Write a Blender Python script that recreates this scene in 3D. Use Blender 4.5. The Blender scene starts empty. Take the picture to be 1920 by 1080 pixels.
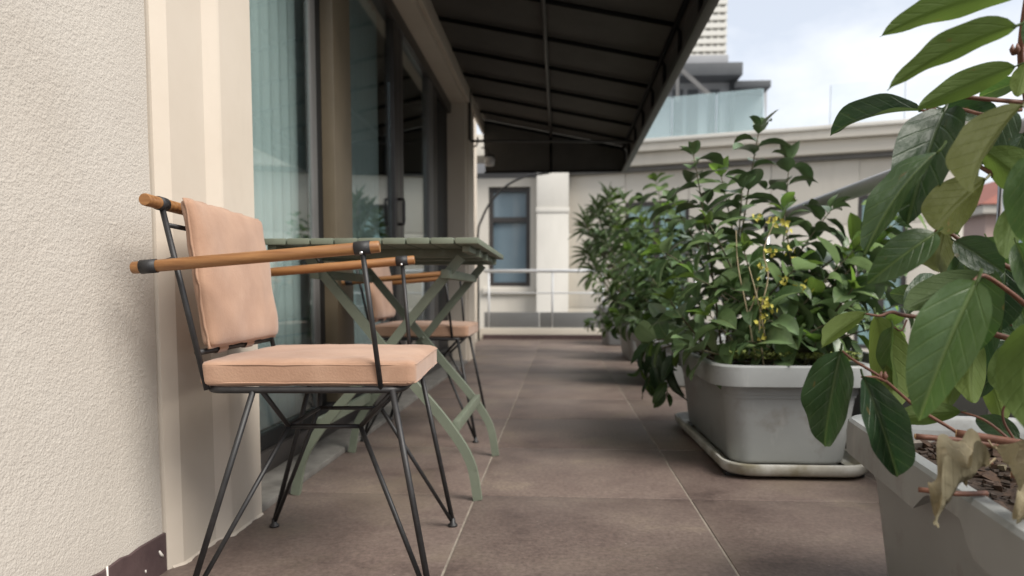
import bpy, bmesh, math, random
from mathutils import Vector, Matrix, noise
random.seed(7)
S = bpy.context.scene
C = S.collection
R = math.radians

# ------------------------------------------------------------------ camera
FPX = 1330.0                       # focal length in pixels of a 1920 px wide picture
CAMH = 0.575
PITCH, YAW = R(-3.97), math.atan(90 / FPX)
PRX, PRY = 960.0, 645.3            # principal point of the (cropped) photograph
cam = bpy.data.cameras.new('camera')
camo = bpy.data.objects.new('camera', cam); C.objects.link(camo); S.camera = camo
camo.location = (0, 0, CAMH)
camo.rotation_euler = (R(90) + PITCH, 0, YAW)
cam.sensor_width = 36; cam.lens = FPX / 1920 * 36
cam.shift_y = (PRY - 540) / 1920
cam.clip_start = 0.02; cam.clip_end = 2000
cam.dof.use_dof = True; cam.dof.focus_distance = 1.25; cam.dof.aperture_fstop = 4.0

# ------------------------------------------------------------------ sky, sun, exposure
SUN_DIR = Vector((0.62, -0.42, 0.80)).normalized()      # towards the sun: right, behind the camera
w = bpy.data.worlds.new('World'); S.world = w; w.use_nodes = True
nt = w.node_tree; N = nt.nodes; L = nt.links
for n in list(N): N.remove(n)
out = N.new('ShaderNodeOutputWorld'); bg = N.new('ShaderNodeBackground')
sky = N.new('ShaderNodeTexSky'); sky.sky_type = 'NISHITA'; sky.sun_disc = False
sky.sun_elevation = math.asin(SUN_DIR.z); sky.sun_rotation = math.atan2(SUN_DIR.x, SUN_DIR.y)
sky.air_density = 1.0; sky.dust_density = 2.0; sky.ozone_density = 1.0
tc = N.new('ShaderNodeTexCoord'); mp = N.new('ShaderNodeMapping'); mp.inputs['Scale'].default_value = (1.6, 1.6, 3.4)
nz = N.new('ShaderNodeTexNoise'); nz.inputs['Scale'].default_value = 2.3; nz.inputs['Detail'].default_value = 7; nz.inputs['Roughness'].default_value = 0.55
rp = N.new('ShaderNodeValToRGB'); rp.color_ramp.elements[0].position = 0.40; rp.color_ramp.elements[1].position = 0.70
rp.color_ramp.elements[0].color = (0.55, 0.55, 0.55, 1)
mx = N.new('ShaderNodeMix'); mx.data_type = 'RGBA'; mx.inputs[7].default_value = (6.8, 6.95, 7.2, 1)
L.new(tc.outputs['Generated'], mp.inputs[0]); L.new(mp.outputs[0], nz.inputs['Vector']); L.new(nz.outputs[0], rp.inputs[0])
L.new(rp.outputs[0], mx.inputs[0]); L.new(sky.outputs[0], mx.inputs[6]); L.new(mx.outputs[2], bg.inputs[0])
bg.inputs[1].default_value = 0.092; L.new(bg.outputs[0], out.inputs[0])
sl = bpy.data.lights.new('sun', 'SUN'); sl.energy = 2.6; sl.angle = R(34); sl.color = (1.0, 0.95, 0.88)
so = bpy.data.objects.new('sun', sl); C.objects.link(so)
so.rotation_euler = (-SUN_DIR).to_track_quat('-Z', 'Y').to_euler()
S.view_settings.view_transform = 'Standard'; S.view_settings.look = 'None'
S.view_settings.exposure = 0.86; S.view_settings.gamma = 1.0
S.view_settings.use_curve_mapping = False
S.render.engine = 'CYCLES'

# ------------------------------------------------------------------ helpers
_cp, _sp, _cy, _sy = math.cos(PITCH), math.sin(PITCH), math.cos(YAW), math.sin(YAW)
CF = Vector((-_sy * _cp, _cy * _cp, _sp)); CR = Vector((_cy, _sy, 0)); CU = CR.cross(CF)
CAM = Vector((0, 0, CAMH))
def ray(u, v): return CF + CR * ((u - PRX) / FPX) - CU * ((v - PRY) / FPX)
def at(u, v, y):                     # the point of the place seen at (u, v) that lies y metres down the terrace
    d = ray(u, v); return CAM + d * (y / d.y)
def on_plane(u, v, p, n):
    d = ray(u, v); return CAM + d * ((p - CAM).dot(n) / d.dot(n))

def link(name, me, m=None, parent=None, smooth=False):
    o = bpy.data.objects.new(name, me); C.objects.link(o)
    if m is not None and not me.materials: me.materials.append(m)
    if smooth:
        for p in me.polygons: p.use_smooth = True
    if parent is not None: o.parent = parent
    return o
def tag(o, label=None, cat=None, group=None, kind=None):
    if label: o['label'] = label
    if cat: o['category'] = cat
    if group: o['group'] = group
    if kind: o['kind'] = kind
    return o
def empty(name, loc=(0, 0, 0), rz=0, label=None, cat=None, group=None):
    o = bpy.data.objects.new(name, None); C.objects.link(o); o.location = loc; o.rotation_euler = (0, 0, rz)
    o.empty_display_size = 0.05
    return tag(o, label, cat, group)
def copy_tree(o, parent=None):
    c = o.copy(); C.objects.link(c)
    if parent is not None: c.parent = parent
    for ch in list(o.children): copy_tree(ch, c)
    return c

class MB:
    def __init__(s): s.v = []; s.f = []
    def add(s, vs, fs):
        b = len(s.v); s.v += [tuple(x) for x in vs]; s.f += [tuple(i + b for i in q) for q in fs]; return s
    def box(s, x0, x1, y0, y1, z0, z1):
        return s.add([(x0,y0,z0),(x1,y0,z0),(x1,y1,z0),(x0,y1,z0),(x0,y0,z1),(x1,y0,z1),(x1,y1,z1),(x0,y1,z1)],
                     [(3,2,1,0),(4,5,6,7),(0,1,5,4),(1,2,6,5),(2,3,7,6),(3,0,4,7)])
    def obox(s, c, ax, ay, az):      # centre and three half-axis vectors
        c, ax, ay, az = Vector(c), Vector(ax), Vector(ay), Vector(az)
        vs = [c + ax*i + ay*j + az*k for k in (-1,1) for j in (-1,1) for i in (-1,1)]
        return s.add(vs, [(0,2,3,1),(4,5,7,6),(0,1,5,4),(1,3,7,5),(3,2,6,7),(2,0,4,6)])
    def tube(s, pts, r, n=8, cap=True):
        pts = [Vector(p) for p in pts]; m = len(pts)
        rs = r if isinstance(r, (list, tuple)) else [r] * m
        t0 = (pts[1] - pts[0]).normalized()
        a = Vector((0,0,1)) if abs(t0.z) < .9 else Vector((1,0,0))
        u = t0.cross(a).normalized(); vs = []
        for i, p in enumerate(pts):
            t = (pts[min(i+1, m-1)] - pts[max(i-1, 0)]).normalized()
            u = (u - t * u.dot(t)).normalized(); w_ = t.cross(u)
            vs += [p + (u*math.cos(2*math.pi*k/n) + w_*math.sin(2*math.pi*k/n)) * rs[i] for k in range(n)]
        fs = [(i*n+k, i*n+(k+1)%n, (i+1)*n+(k+1)%n, (i+1)*n+k) for i in range(m-1) for k in range(n)]
        if cap: fs += [tuple(reversed(range(n))), tuple((m-1)*n+k for k in range(n))]
        return s.add(vs, fs)
    def bar(s, pts, hw, ht, up):     # rectangular bar swept along pts; 'up' is the constant thickness axis
        pts = [Vector(p) for p in pts]; up = Vector(up).normalized(); m = len(pts); vs = []
        for i, p in enumerate(pts):
            t = (pts[min(i+1, m-1)] - pts[max(i-1, 0)]).normalized(); w_ = t.cross(up).normalized()
            vs += [p + w_*hw + up*ht, p - w_*hw + up*ht, p - w_*hw - up*ht, p + w_*hw - up*ht]
        fs = [(i*4+k, i*4+(k+1)%4, (i+1)*4+(k+1)%4, (i+1)*4+k) for i in range(m-1) for k in range(4)]
        fs += [(3,2,1,0), tuple((m-1)*4+k for k in range(4))]
        return s.add(vs, fs)
    def mesh(s, name, bevel=0, seg=2):
        me = bpy.data.meshes.new(name); me.from_pydata(s.v, [], s.f); me.update()
        bm = bmesh.new(); bm.from_mesh(me); bmesh.ops.recalc_face_normals(bm, faces=bm.faces)
        if bevel:
            es = [e for e in bm.edges if len(e.link_faces) == 2 and e.calc_face_angle(0) > .5]
            bmesh.ops.bevel(bm, geom=es, offset=bevel, segments=seg, affect='EDGES', profile=.6, clamp_overlap=True)
        bm.to_mesh(me); bm.free(); return me
    def build(s, name, m, parent=None, smooth=False, bevel=0, seg=2):
        o = link(name, s.mesh(name, bevel, seg), m, parent, smooth or bevel > 0)
        if bevel > 0 or smooth == 'auto':
            try: o.data.set_sharp_from_angle(angle=R(40))
            except Exception: pass
        return o
def bez(a, b, c, n):
    a, b, c = Vector(a), Vector(b), Vector(c)
    return [a*(1-t)**2 + b*2*t*(1-t) + c*t*t for t in [i/n for i in range(n+1)]]
def catmull(pts, k=5):
    p = [Vector(x) for x in pts]; p = [2*p[0]-p[1]] + p + [2*p[-1]-p[-2]]; o_ = []
    for i in range(1, len(p)-2):
        for j in range(k):
            t = j / k
            o_.append(.5*((2*p[i]) + (p[i+1]-p[i-1])*t + (2*p[i-1]-5*p[i]+4*p[i+1]-p[i+2])*t*t + (3*p[i]-p[i-1]-3*p[i+1]+p[i+2])*t**3))
    return o_ + [p[-2]]

# ------------------------------------------------------------------ materials
def newmat(name):
    m = bpy.data.materials.new(name); m.use_nodes = True
    n = m.node_tree.nodes; l = m.node_tree.links
    return m, n, l, n['Principled BSDF'], n['Material Output']
def mat(name, c1, c2=None, rough=.6, scale=8, detail=5, bump=0, bscale=None, bdist=.002, metal=0, spec=.5, coord='Position', rvar=0, objvar=0, contrast=.25, stretch=None, sheen=0, coat=0):
    m, n, l, p, o = newmat(name)
    p.inputs['Roughness'].default_value = rough; p.inputs['Metallic'].default_value = metal
    p.inputs['Specular IOR Level'].default_value = spec
    if sheen: p.inputs['Sheen Weight'].default_value = sheen
    if coat: p.inputs['Coat Weight'].default_value = coat; p.inputs['Coat Roughness'].default_value = .1
    if coord == 'Position': src = n.new('ShaderNodeNewGeometry').outputs['Position']
    else: src = n.new('ShaderNodeTexCoord').outputs['Object']
    if stretch:
        mpp = n.new('ShaderNodeMapping'); mpp.inputs['Scale'].default_value = stretch; l.new(src, mpp.inputs[0]); src = mpp.outputs[0]
    if c2 is None: p.inputs['Base Color'].default_value = (*c1, 1)
    else:
        t = n.new('ShaderNodeTexNoise'); t.inputs['Scale'].default_value = scale; t.inputs['Detail'].default_value = detail; t.inputs['Roughness'].default_value = .6
        l.new(src, t.inputs['Vector'])
        r = n.new('ShaderNodeValToRGB'); r.color_ramp.elements[0].position = .5-contrast; r.color_ramp.elements[1].position = .5+contrast
        r.color_ramp.elements[0].color = (*c1, 1); r.color_ramp.elements[1].color = (*c2, 1)
        l.new(t.outputs[0], r.inputs[0]); col = r.outputs[0]
        if objvar:
            oi = n.new('ShaderNodeObjectInfo'); hs = n.new('ShaderNodeHueSaturation')
            mr = n.new('ShaderNodeMapRange'); mr.inputs[3].default_value = 1-objvar; mr.inputs[4].default_value = 1+objvar
            l.new(oi.outputs['Random'], mr.inputs[0]); l.new(mr.outputs[0], hs.inputs['Value']); l.new(col, hs.inputs['Color']); col = hs.outputs[0]
        l.new(col, p.inputs['Base Color'])
        if rvar:
            mr = n.new('ShaderNodeMapRange'); mr.inputs[3].default_value = rough-rvar; mr.inputs[4].default_value = rough+rvar
            l.new(t.outputs[0], mr.inputs[0]); l.new(mr.outputs[0], p.inputs['Roughness'])
    if bump:
        t2 = n.new('ShaderNodeTexNoise'); t2.inputs['Scale'].default_value = bscale or scale*6; t2.inputs['Detail'].default_value = 3
        l.new(src, t2.inputs['Vector'])
        b = n.new('ShaderNodeBump'); b.inputs['Strength'].default_value = bump; b.inputs['Distance'].default_value = bdist
        l.new(t2.outputs[0], b.inputs['Height']); l.new(b.outputs[0], p.inputs['Normal'])
    return m

M = {}
M['stucco'] = mat('stucco', (.465,.428,.378), (.52,.482,.428), .9, scale=3, bump=.5, bscale=240, bdist=.004, spec=.2)
M['smooth_cream'] = mat('smooth_cream', (.52,.455,.375), (.57,.505,.425), .75, scale=4, bump=.15, bscale=40, spec=.3)
M['cream_far'] = mat('cream_far', (.56,.52,.45), (.62,.58,.51), .8, scale=.8, spec=.3)
M['white_col'] = mat('white_col', (.60,.575,.52), (.66,.635,.58), .75, scale=1.2)
M['skirting'] = mat('skirting', (.055,.034,.036), (.10,.066,.064), .5, scale=14, bump=.3, bscale=60)
M['paint_drip'] = mat('paint_drip', (.62,.58,.53), None, .7)
M['black_steel'] = mat('black_steel', (.009,.009,.010), (.024,.023,.023), .5, scale=60, bump=.25, bscale=300, bdist=.0008, coord='Object', rvar=.08)
M['black_band'] = mat('black_band', (.012,.012,.013), (.022,.022,.023), .55, scale=80, bump=.2, bscale=200, coord='Object')
M['wood'] = mat('wood', (.150,.058,.017), (.345,.170,.062), .42, scale=7, detail=8, coord='Object', stretch=(1.2,14,14), bump=.12, bscale=22, bdist=.001)
M['fabric'] = mat('fabric', (.315,.185,.122), (.43,.275,.190), .92, scale=9, bump=.45, bscale=240, bdist=.0012, coord='Object', sheen=.25, spec=.15)
M['sage'] = mat('sage', (.120,.140,.102), (.17,.192,.142), .5, scale=9, coord='Position', bump=.1, bscale=80, bdist=.001)
M['planter'] = mat('planter', (.245,.255,.250), (.305,.315,.308), .5, scale=3.5, coord='Position', bump=.05, bscale=120, bdist=.001, rvar=.07)
M['planter_dark'] = mat('planter_dark', (.16,.165,.165), (.21,.215,.215), .55, scale=4)
M['tray'] = mat('tray', (.22,.20,.14), (.50,.50,.47), .65, scale=9, detail=9, contrast=.16, bump=.2, bscale=90)
M['soil'] = mat('soil', (.018,.011,.007), (.06,.035,.02), .95, scale=60, bump=1, bscale=110, bdist=.006)
M['bark_chip'] = mat('bark_chip', (.018,.010,.006), (.085,.048,.028), .9, scale=70, bump=.6, bscale=200)
M['soil_crumb'] = mat('soil_crumb', (.012,.008,.005), (.05,.032,.02), .95, scale=90)
M['pebble'] = mat('pebble', (.10,.085,.07), (.26,.23,.19), .8, scale=40)
M['dry_leaf'] = mat('dry_leaf', (.085,.065,.035), (.27,.235,.155), .85, scale=55, contrast=.2, bump=.7, bscale=90, coord='Object')
M['twig'] = mat('twig', (.095,.036,.022), (.20,.085,.05), .55, scale=60, bump=.4, bscale=120, bdist=.001)
M['twig_cut'] = mat('twig_cut', (.45,.26,.12), (.6,.4,.2), .8, scale=120)
M['green_stem'] = mat('green_stem', (.05,.05,.02), (.10,.075,.035), .6, scale=40)
M['pale_twig'] = mat('pale_twig', (.30,.24,.14), (.42,.35,.22), .8, scale=50)
M['awning'] = mat('awning', (.085,.080,.073), (.105,.099,.090), .85, scale=5, bump=.15, bscale=300, spec=.2)
M['awning_steel'] = mat('awning_steel', (.008,.008,.008), None, .8, spec=.15)
M['awning_trim'] = mat('awning_trim', (.05,.047,.043), (.07,.066,.06), .5, scale=6)
M['steel'] = mat('steel', (.55,.56,.57), (.62,.63,.64), .28, scale=5, metal=1)
M['rail_grey'] = mat('rail_grey', (.31,.315,.32), (.37,.375,.38), .32, scale=4)
M['rail_paint'] = mat('rail_paint', (.52,.54,.56), (.58,.60,.62), .4, scale=6)
M['grey_panel'] = mat('grey_panel', (.13,.135,.135), (.17,.175,.175), .55, scale=2)
M['dark_frame'] = mat('dark_frame', (.035,.030,.028), (.05,.044,.04), .45, scale=6)
M['frame_grey'] = mat('frame_grey', (.11,.108,.103), (.15,.145,.14), .5, scale=6)
M['frame_brown'] = mat('frame_brown', (.12,.095,.06), (.16,.125,.08), .5, scale=6)
M['black'] = mat('black', (.008,.008,.008), None, .6)
M['sill'] = mat('sill', (.10,.092,.082), (.21,.198,.178), .8, scale=10, detail=9, contrast=.2, bump=.4, bscale=60, bdist=.003)
M['blind'] = mat('blind', (.35,.435,.425), (.40,.48,.47), .8, scale=3)
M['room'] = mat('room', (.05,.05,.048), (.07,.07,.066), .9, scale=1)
M['far_pane'] = mat('far_pane', (.14,.20,.24), (.20,.27,.31), .06, scale=.6, coat=.6)  # sky reflection painted into the pale blue-grey base colour
M['far_pane_teal'] = mat('far_pane_teal', (.22,.36,.36), (.30,.45,.44), .08, scale=2, coat=.5, stretch=(6,6,.3))
M['roof_dark'] = mat('roof_dark', (.05,.055,.06), (.07,.075,.08), .6, scale=2)
M['pent_grey'] = mat('pent_grey', (.28,.285,.295), (.33,.335,.345), .7, scale=1)
M['tower_wall'] = mat('tower_wall', (.66,.64,.58), (.72,.70,.64), .8, scale=.1)
M['tower_glass'] = mat('tower_glass', (.16,.155,.145), (.40,.385,.35), .3, scale=.9, contrast=.12, stretch=(1,1,.2))
M['pink_wall'] = mat('pink_wall', (.40,.29,.25), (.46,.34,.30), .85, scale=.6)
M['red_tile'] = mat('red_tile', (.20,.065,.045), (.26,.095,.065), .8, scale=3)
M['ground'] = mat('ground', (.05,.05,.05), (.09,.09,.088), .9, scale=.05)
M['slab'] = mat('slab', (.45,.42,.37), (.52,.49,.43), .85, scale=1)
M['grout'] = mat('grout', (.16,.135,.11), (.34,.295,.24), .95, scale=20)
M['yellow'] = mat('yellow', (.40,.36,.05), (.55,.50,.10), .6, scale=80)
M['lamp_glass'] = mat('lamp_glass', (.55,.55,.55), (.7,.7,.7), .15, scale=10)

def tile_mat():
    m, n, l, p, o = newmat('tile')
    g = n.new('ShaderNodeNewGeometry'); oi = n.new('ShaderNodeObjectInfo')
    a = n.new('ShaderNodeTexNoise'); a.inputs['Scale'].default_value = 3.2; a.inputs['Detail'].default_value = 9; a.inputs['Roughness'].default_value = .68
    b = n.new('ShaderNodeTexNoise'); b.inputs['Scale'].default_value = 85; b.inputs['Detail'].default_value = 6; b.inputs['Roughness'].default_value = .7
    l.new(g.outputs['Position'], a.inputs['Vector']); l.new(g.outputs['Position'], b.inputs['Vector'])
    r = n.new('ShaderNodeValToRGB'); e = r.color_ramp.elements
    e[0].position = .28; e[0].color = (.070,.051,.045,1); e[1].position = .74; e[1].color = (.205,.165,.125,1)
    k = e.new(.45); k.color = (.123,.092,.079,1); k = e.new(.58); k.color = (.149,.115,.097,1)
    l.new(a.outputs[0], r.inputs[0])
    mr = n.new('ShaderNodeMapRange'); mr.inputs[3].default_value = 1.06; mr.inputs[4].default_value = 1.22; l.new(oi.outputs['Random'], mr.inputs[0])
    mr2 = n.new('ShaderNodeMapRange'); mr2.inputs[1].default_value = .3; mr2.inputs[2].default_value = .7; mr2.inputs[3].default_value = .68; mr2.inputs[4].default_value = 1.30; l.new(b.outputs[0], mr2.inputs[0])
    mu = n.new('ShaderNodeMath'); mu.operation = 'MULTIPLY'; l.new(mr.outputs[0], mu.inputs[0]); l.new(mr2.outputs[0], mu.inputs[1])
    hs = n.new('ShaderNodeHueSaturation'); l.new(mu.outputs[0], hs.inputs['Value']); l.new(r.outputs[0], hs.inputs['Color'])
    # dusty pale specks and scuffs
    sp = n.new('ShaderNodeTexVoronoi'); sp.inputs['Scale'].default_value = 16; l.new(g.outputs['Position'], sp.inputs['Vector'])
    sr = n.new('ShaderNodeMapRange'); sr.inputs[1].default_value = .045; sr.inputs[2].default_value = .03; sr.inputs[3].default_value = 0; sr.inputs[4].default_value = .55; l.new(sp.outputs['Distance'], sr.inputs[0])
    wn = n.new('ShaderNodeTexNoise'); wn.inputs['Scale'].default_value = 1.5; wn.inputs['Detail'].default_value = 3; wn.inputs['Distortion'].default_value = 1.5; l.new(g.outputs['Position'], wn.inputs['Vector'])
    wr = n.new('ShaderNodeMapRange'); wr.inputs[1].default_value = .55; wr.inputs[2].default_value = .72; wr.inputs[3].default_value = 0; wr.inputs[4].default_value = .35; l.new(wn.outputs[0], wr.inputs[0])
    mxx = n.new('ShaderNodeMix'); mxx.data_type = 'RGBA'; mxx.inputs[7].default_value = (.20,.165,.115,1); l.new(wr.outputs[0], mxx.inputs[0]); l.new(hs.outputs[0], mxx.inputs[6])
    my = n.new('ShaderNodeMix'); my.data_type = 'RGBA'; my.inputs[7].default_value = (.34,.29,.24,1); l.new(sr.outputs[0], my.inputs[0]); l.new(mxx.outputs[2], my.inputs[6])
    l.new(my.outputs[2], p.inputs['Base Color'])
    rr = n.new('ShaderNodeMapRange'); rr.inputs[3].default_value = .38; rr.inputs[4].default_value = .62; l.new(a.outputs[0], rr.inputs[0]); l.new(rr.outputs[0], p.inputs['Roughness'])
    bp = n.new('ShaderNodeBump'); bp.inputs['Strength'].default_value = .25; bp.inputs['Distance'].default_value = .001; l.new(b.outputs[0], bp.inputs['Height']); l.new(bp.outputs[0], p.inputs['Normal'])
    p.inputs['Specular IOR Level'].default_value = .35
    return m
M['tile'] = tile_mat()
def weather(m, col, scale, lo, hi, amt, stretch=(1,1,1)):
    n, l = m.node_tree.nodes, m.node_tree.links; p = n['Principled BSDF']; src = p.inputs['Base Color'].links[0].from_socket
    g = n.new('ShaderNodeNewGeometry'); mpp = n.new('ShaderNodeMapping'); mpp.inputs['Scale'].default_value = stretch; l.new(g.outputs['Position'], mpp.inputs[0])
    t = n.new('ShaderNodeTexNoise'); t.inputs['Scale'].default_value = scale; t.inputs['Detail'].default_value = 8; t.inputs['Roughness'].default_value = .65; l.new(mpp.outputs[0], t.inputs['Vector'])
    r = n.new('ShaderNodeMapRange'); r.inputs[1].default_value = lo; r.inputs[2].default_value = hi; r.inputs[3].default_value = 0; r.inputs[4].default_value = amt; l.new(t.outputs[0], r.inputs[0])
    x = n.new('ShaderNodeMix'); x.data_type = 'RGBA'; x.inputs[7].default_value = (*col, 1); l.new(r.outputs[0], x.inputs[0]); l.new(src, x.inputs[6]); l.new(x.outputs[2], p.inputs['Base Color'])
weather(M['planter'], (.13,.105,.08), 9, .56, .74, .55); weather(M['planter'], (.42,.42,.40), 16, .58, .70, .4, (1,1,.25))
weather(M['stucco'], (.40,.35,.29), 1.3, .50, .75, .45); weather(M['stucco'], (.35,.32,.28), 24, .64, .74, .35)
weather(M['smooth_cream'], (.42,.37,.30), 5, .56, .76, .4, (1,1,.3))
weather(M['cream_far'], (.36,.33,.28), 1.6, .52, .78, .5, (1,1,.25)); weather(M['white_col'], (.42,.40,.36), 1.4, .52, .75, .4, (1,1,.3))
weather(M['fabric'], (.25,.145,.095), 6, .50, .76, .45); weather(M['fabric'], (.46,.31,.22), 11, .58, .74, .35)
weather(M['black_steel'], (.10,.095,.09), 140, .66, .74, .5)
weather(M['sage'], (.10,.11,.08), 22, .58, .72, .5)

def glass_mat(name, tint, f0=.06, rough=0.0):
    m, n, l, p, o = newmat(name); n.remove(p)
    t = n.new('ShaderNodeBsdfTransparent'); t.inputs[0].default_value = (*tint, 1)
    g = n.new('ShaderNodeBsdfGlossy'); g.inputs['Roughness'].default_value = rough; g.inputs[0].default_value = (.9,.95,.95,1)
    ge = n.new('ShaderNodeNewGeometry'); dt = n.new('ShaderNodeVectorMath'); dt.operation = 'DOT_PRODUCT'
    l.new(ge.outputs['Incoming'], dt.inputs[0]); l.new(ge.outputs['Normal'], dt.inputs[1])
    def mth(op, a_, b_):
        q = n.new('ShaderNodeMath'); q.operation = op
        for i, x in enumerate((a_, b_)):
            if isinstance(x, (int, float)): q.inputs[i].default_value = x
            else: l.new(x, q.inputs[i])
        return q.outputs[0]
    c = mth('ABSOLUTE', dt.outputs['Value'], 0); k = mth('POWER', mth('SUBTRACT', 1.0, c), 5.0)      # Schlick's law for the share of light mirrored
    fr = mth('ADD', mth('MULTIPLY', k, 1-f0), f0)
    mxs = n.new('ShaderNodeMixShader'); l.new(fr, mxs.inputs[0]); l.new(t.outputs[0], mxs.inputs[1]); l.new(g.outputs[0], mxs.inputs[2]); l.new(mxs.outputs[0], o.inputs[0])
    return m
M['window_glass'] = glass_mat('window_glass', (.955,.978,.975), .11)
M['rail_glass'] = glass_mat('rail_glass', (.86,.93,.935), .05)
def frost(m, amt, col):
    n, l = m.node_tree.nodes, m.node_tree.links; o = n['Material Output']; src = o.inputs[0].links[0].from_socket
    df = n.new('ShaderNodeBsdfDiffuse'); df.inputs[0].default_value = (*col, 1); tl = n.new('ShaderNodeBsdfTranslucent'); tl.inputs[0].default_value = (*col, 1)
    a_ = n.new('ShaderNodeMixShader'); l.new(df.outputs[0], a_.inputs[1]); l.new(tl.outputs[0], a_.inputs[2])
    b_ = n.new('ShaderNodeMixShader'); b_.inputs[0].default_value = amt; l.new(src, b_.inputs[1]); l.new(a_.outputs[0], b_.inputs[2]); l.new(b_.outputs[0], o.inputs[0])
frost(M['rail_glass'], .28, (.70,.80,.80))
M['clear_glass'] = glass_mat('clear_glass', (.975,.985,.985), .02)

def leaf_mat(name, dark, light, under, trans=.25, rough=.32, vein=.35):
    m, n, l, p, o = newmat(name)
    tcx = n.new('ShaderNodeTexCoord'); sx = n.new('ShaderNodeSeparateXYZ'); l.new(tcx.outputs['Object'], sx.inputs[0])
    def mth(op, a, b=None, c=None):
        q = n.new('ShaderNodeMath'); q.operation = op
        for i, x in enumerate((a, b, c)):
            if x is None: continue
            if isinstance(x, (int, float)): q.inputs[i].default_value = x
            else: l.new(x, q.inputs[i])
        return q.outputs[0]
    def mrg(x, a, b, c=0, d=1):
        q = n.new('ShaderNodeMapRange'); q.interpolation_type = 'SMOOTHSTEP'
        q.inputs[1].default_value = a; q.inputs[2].default_value = b; q.inputs[3].default_value = c; q.inputs[4].default_value = d
        l.new(x, q.inputs[0]); return q.outputs[0]
    ay = mth('ABSOLUTE', sx.outputs['Y'])
    mid = mrg(ay, .012, .045, 1, 0)
    ph = mth('MULTIPLY_ADD', ay, -.72, sx.outputs['X'])
    wv = mth('SINE', mth('MULTIPLY', ph, 2*math.pi*7))
    sv = mth('MULTIPLY', mrg(wv, .80, 1.0), mrg(ay, .48, .30))
    ve = mth('MAXIMUM', mid, mth('MULTIPLY', sv, .35))
    oi = n.new('ShaderNodeObjectInfo')
    va = n.new('ShaderNodeVectorMath'); va.operation = 'MULTIPLY_ADD'; l.new(oi.outputs['Random'], va.inputs[0]); va.inputs[1].default_value = (31, 17, 53); l.new(tcx.outputs['Object'], va.inputs[2])
    nz_ = n.new('ShaderNodeTexNoise'); nz_.inputs['Scale'].default_value = 3.5; nz_.inputs['Detail'].default_value = 5; l.new(va.outputs[0], nz_.inputs['Vector'])
    fac = mth('MULTIPLY_ADD', oi.outputs['Random'], .6, mth('MULTIPLY_ADD', nz_.outputs[0], .9, -.35))
    c = n.new('ShaderNodeMix'); c.data_type = 'RGBA'; c.inputs[6].default_value = (*dark, 1); c.inputs[7].default_value = (*light, 1); c.clamp_factor = True; l.new(fac, c.inputs[0])
    cv = n.new('ShaderNodeMix'); cv.data_type = 'RGBA'; cv.inputs[7].default_value = (light[0]*1.9+.03, light[1]*1.6+.03, light[2]*1.6+.01, 1); l.new(mth('MULTIPLY', ve, vein), cv.inputs[0]); l.new(c.outputs[2], cv.inputs[6])
    ge = n.new('ShaderNodeNewGeometry')
    cu = n.new('ShaderNodeMix'); cu.data_type = 'RGBA'; l.new(ge.outputs['Backfacing'], cu.inputs[0]); l.new(cv.outputs[2], cu.inputs[6])
    un = n.new('ShaderNodeMix'); un.data_type = 'RGBA'; un.inputs[6].default_value = (*under, 1); un.inputs[7].default_value = (under[0]*.62, under[1]*.62, under[2]*.55, 1); l.new(mth('MULTIPLY', ve, .22), un.inputs[0])
    l.new(un.outputs[2], cu.inputs[7])
    sc = n.new('ShaderNodeTexNoise'); sc.inputs['Scale'].default_value = 5; sc.inputs['Detail'].default_value = 2; l.new(va.outputs[0], sc.inputs['Vector'])
    blot = mrg(sc.outputs[0], .70, .76, 0, .55)
    cb = n.new('ShaderNodeMix'); cb.data_type = 'RGBA'; cb.inputs[7].default_value = (.13,.085,.03,1); l.new(blot, cb.inputs[0]); l.new(cu.outputs[2], cb.inputs[6])
    l.new(cb.outputs[2], p.inputs['Base Color'])
    rg = n.new('ShaderNodeMapRange'); rg.inputs[3].default_value = rough; rg.inputs[4].default_value = .65; l.new(ge.outputs['Backfacing'], rg.inputs[0]); l.new(rg.outputs[0], p.inputs['Roughness'])
    sg_ = n.new('ShaderNodeMapRange'); sg_.inputs[3].default_value = .5; sg_.inputs[4].default_value = .18; l.new(ge.outputs['Backfacing'], sg_.inputs[0]); l.new(sg_.outputs[0], p.inputs['Specular IOR Level'])
    hgt = mth('MULTIPLY_ADD', nz_.outputs[0], .8, mth('MULTIPLY', ve, -.6))
    bp = n.new('ShaderNodeBump'); bp.inputs['Strength'].default_value = .40; bp.inputs['Distance'].default_value = .012; l.new(hgt, bp.inputs['Height']); l.new(bp.outputs[0], p.inputs['Normal'])
    tr = n.new('ShaderNodeBsdfTranslucent'); tm = n.new('ShaderNodeMix'); tm.data_type = 'RGBA'; tm.blend_type = 'MULTIPLY'; tm.inputs[0].default_value = 0
    l.new(cb.outputs[2], tm.inputs[6]); hs = n.new('ShaderNodeHueSaturation'); hs.inputs['Value'].default_value = 2.2; hs.inputs['Saturation'].default_value = 1.15; l.new(tm.outputs[2], hs.inputs['Color']); l.new(hs.outputs[0], tr.inputs[0])
    ms = n.new('ShaderNodeMixShader'); ms.inputs[0].default_value = trans; l.new(p.outputs[0], ms.inputs[1]); l.new(tr.outputs[0], ms.inputs[2]); l.new(ms.outputs[0], o.inputs[0])
    return m
M['leaf_dark'] = leaf_mat('leaf_dark', (.016,.036,.016), (.040,.074,.027), (.06,.09,.034), .24, .42)
M['leaf_mid'] = leaf_mat('leaf_mid', (.034,.068,.020), (.072,.122,.036), (.085,.125,.036), .34, .40)
M['leaf_light'] = leaf_mat('leaf_light', (.058,.105,.034), (.092,.150,.052), (.125,.170,.048), .34, .36)
M['leaf_olive'] = leaf_mat('leaf_olive', (.06,.07,.02), (.10,.105,.03), (.066,.076,.016), .30, .45)
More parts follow.
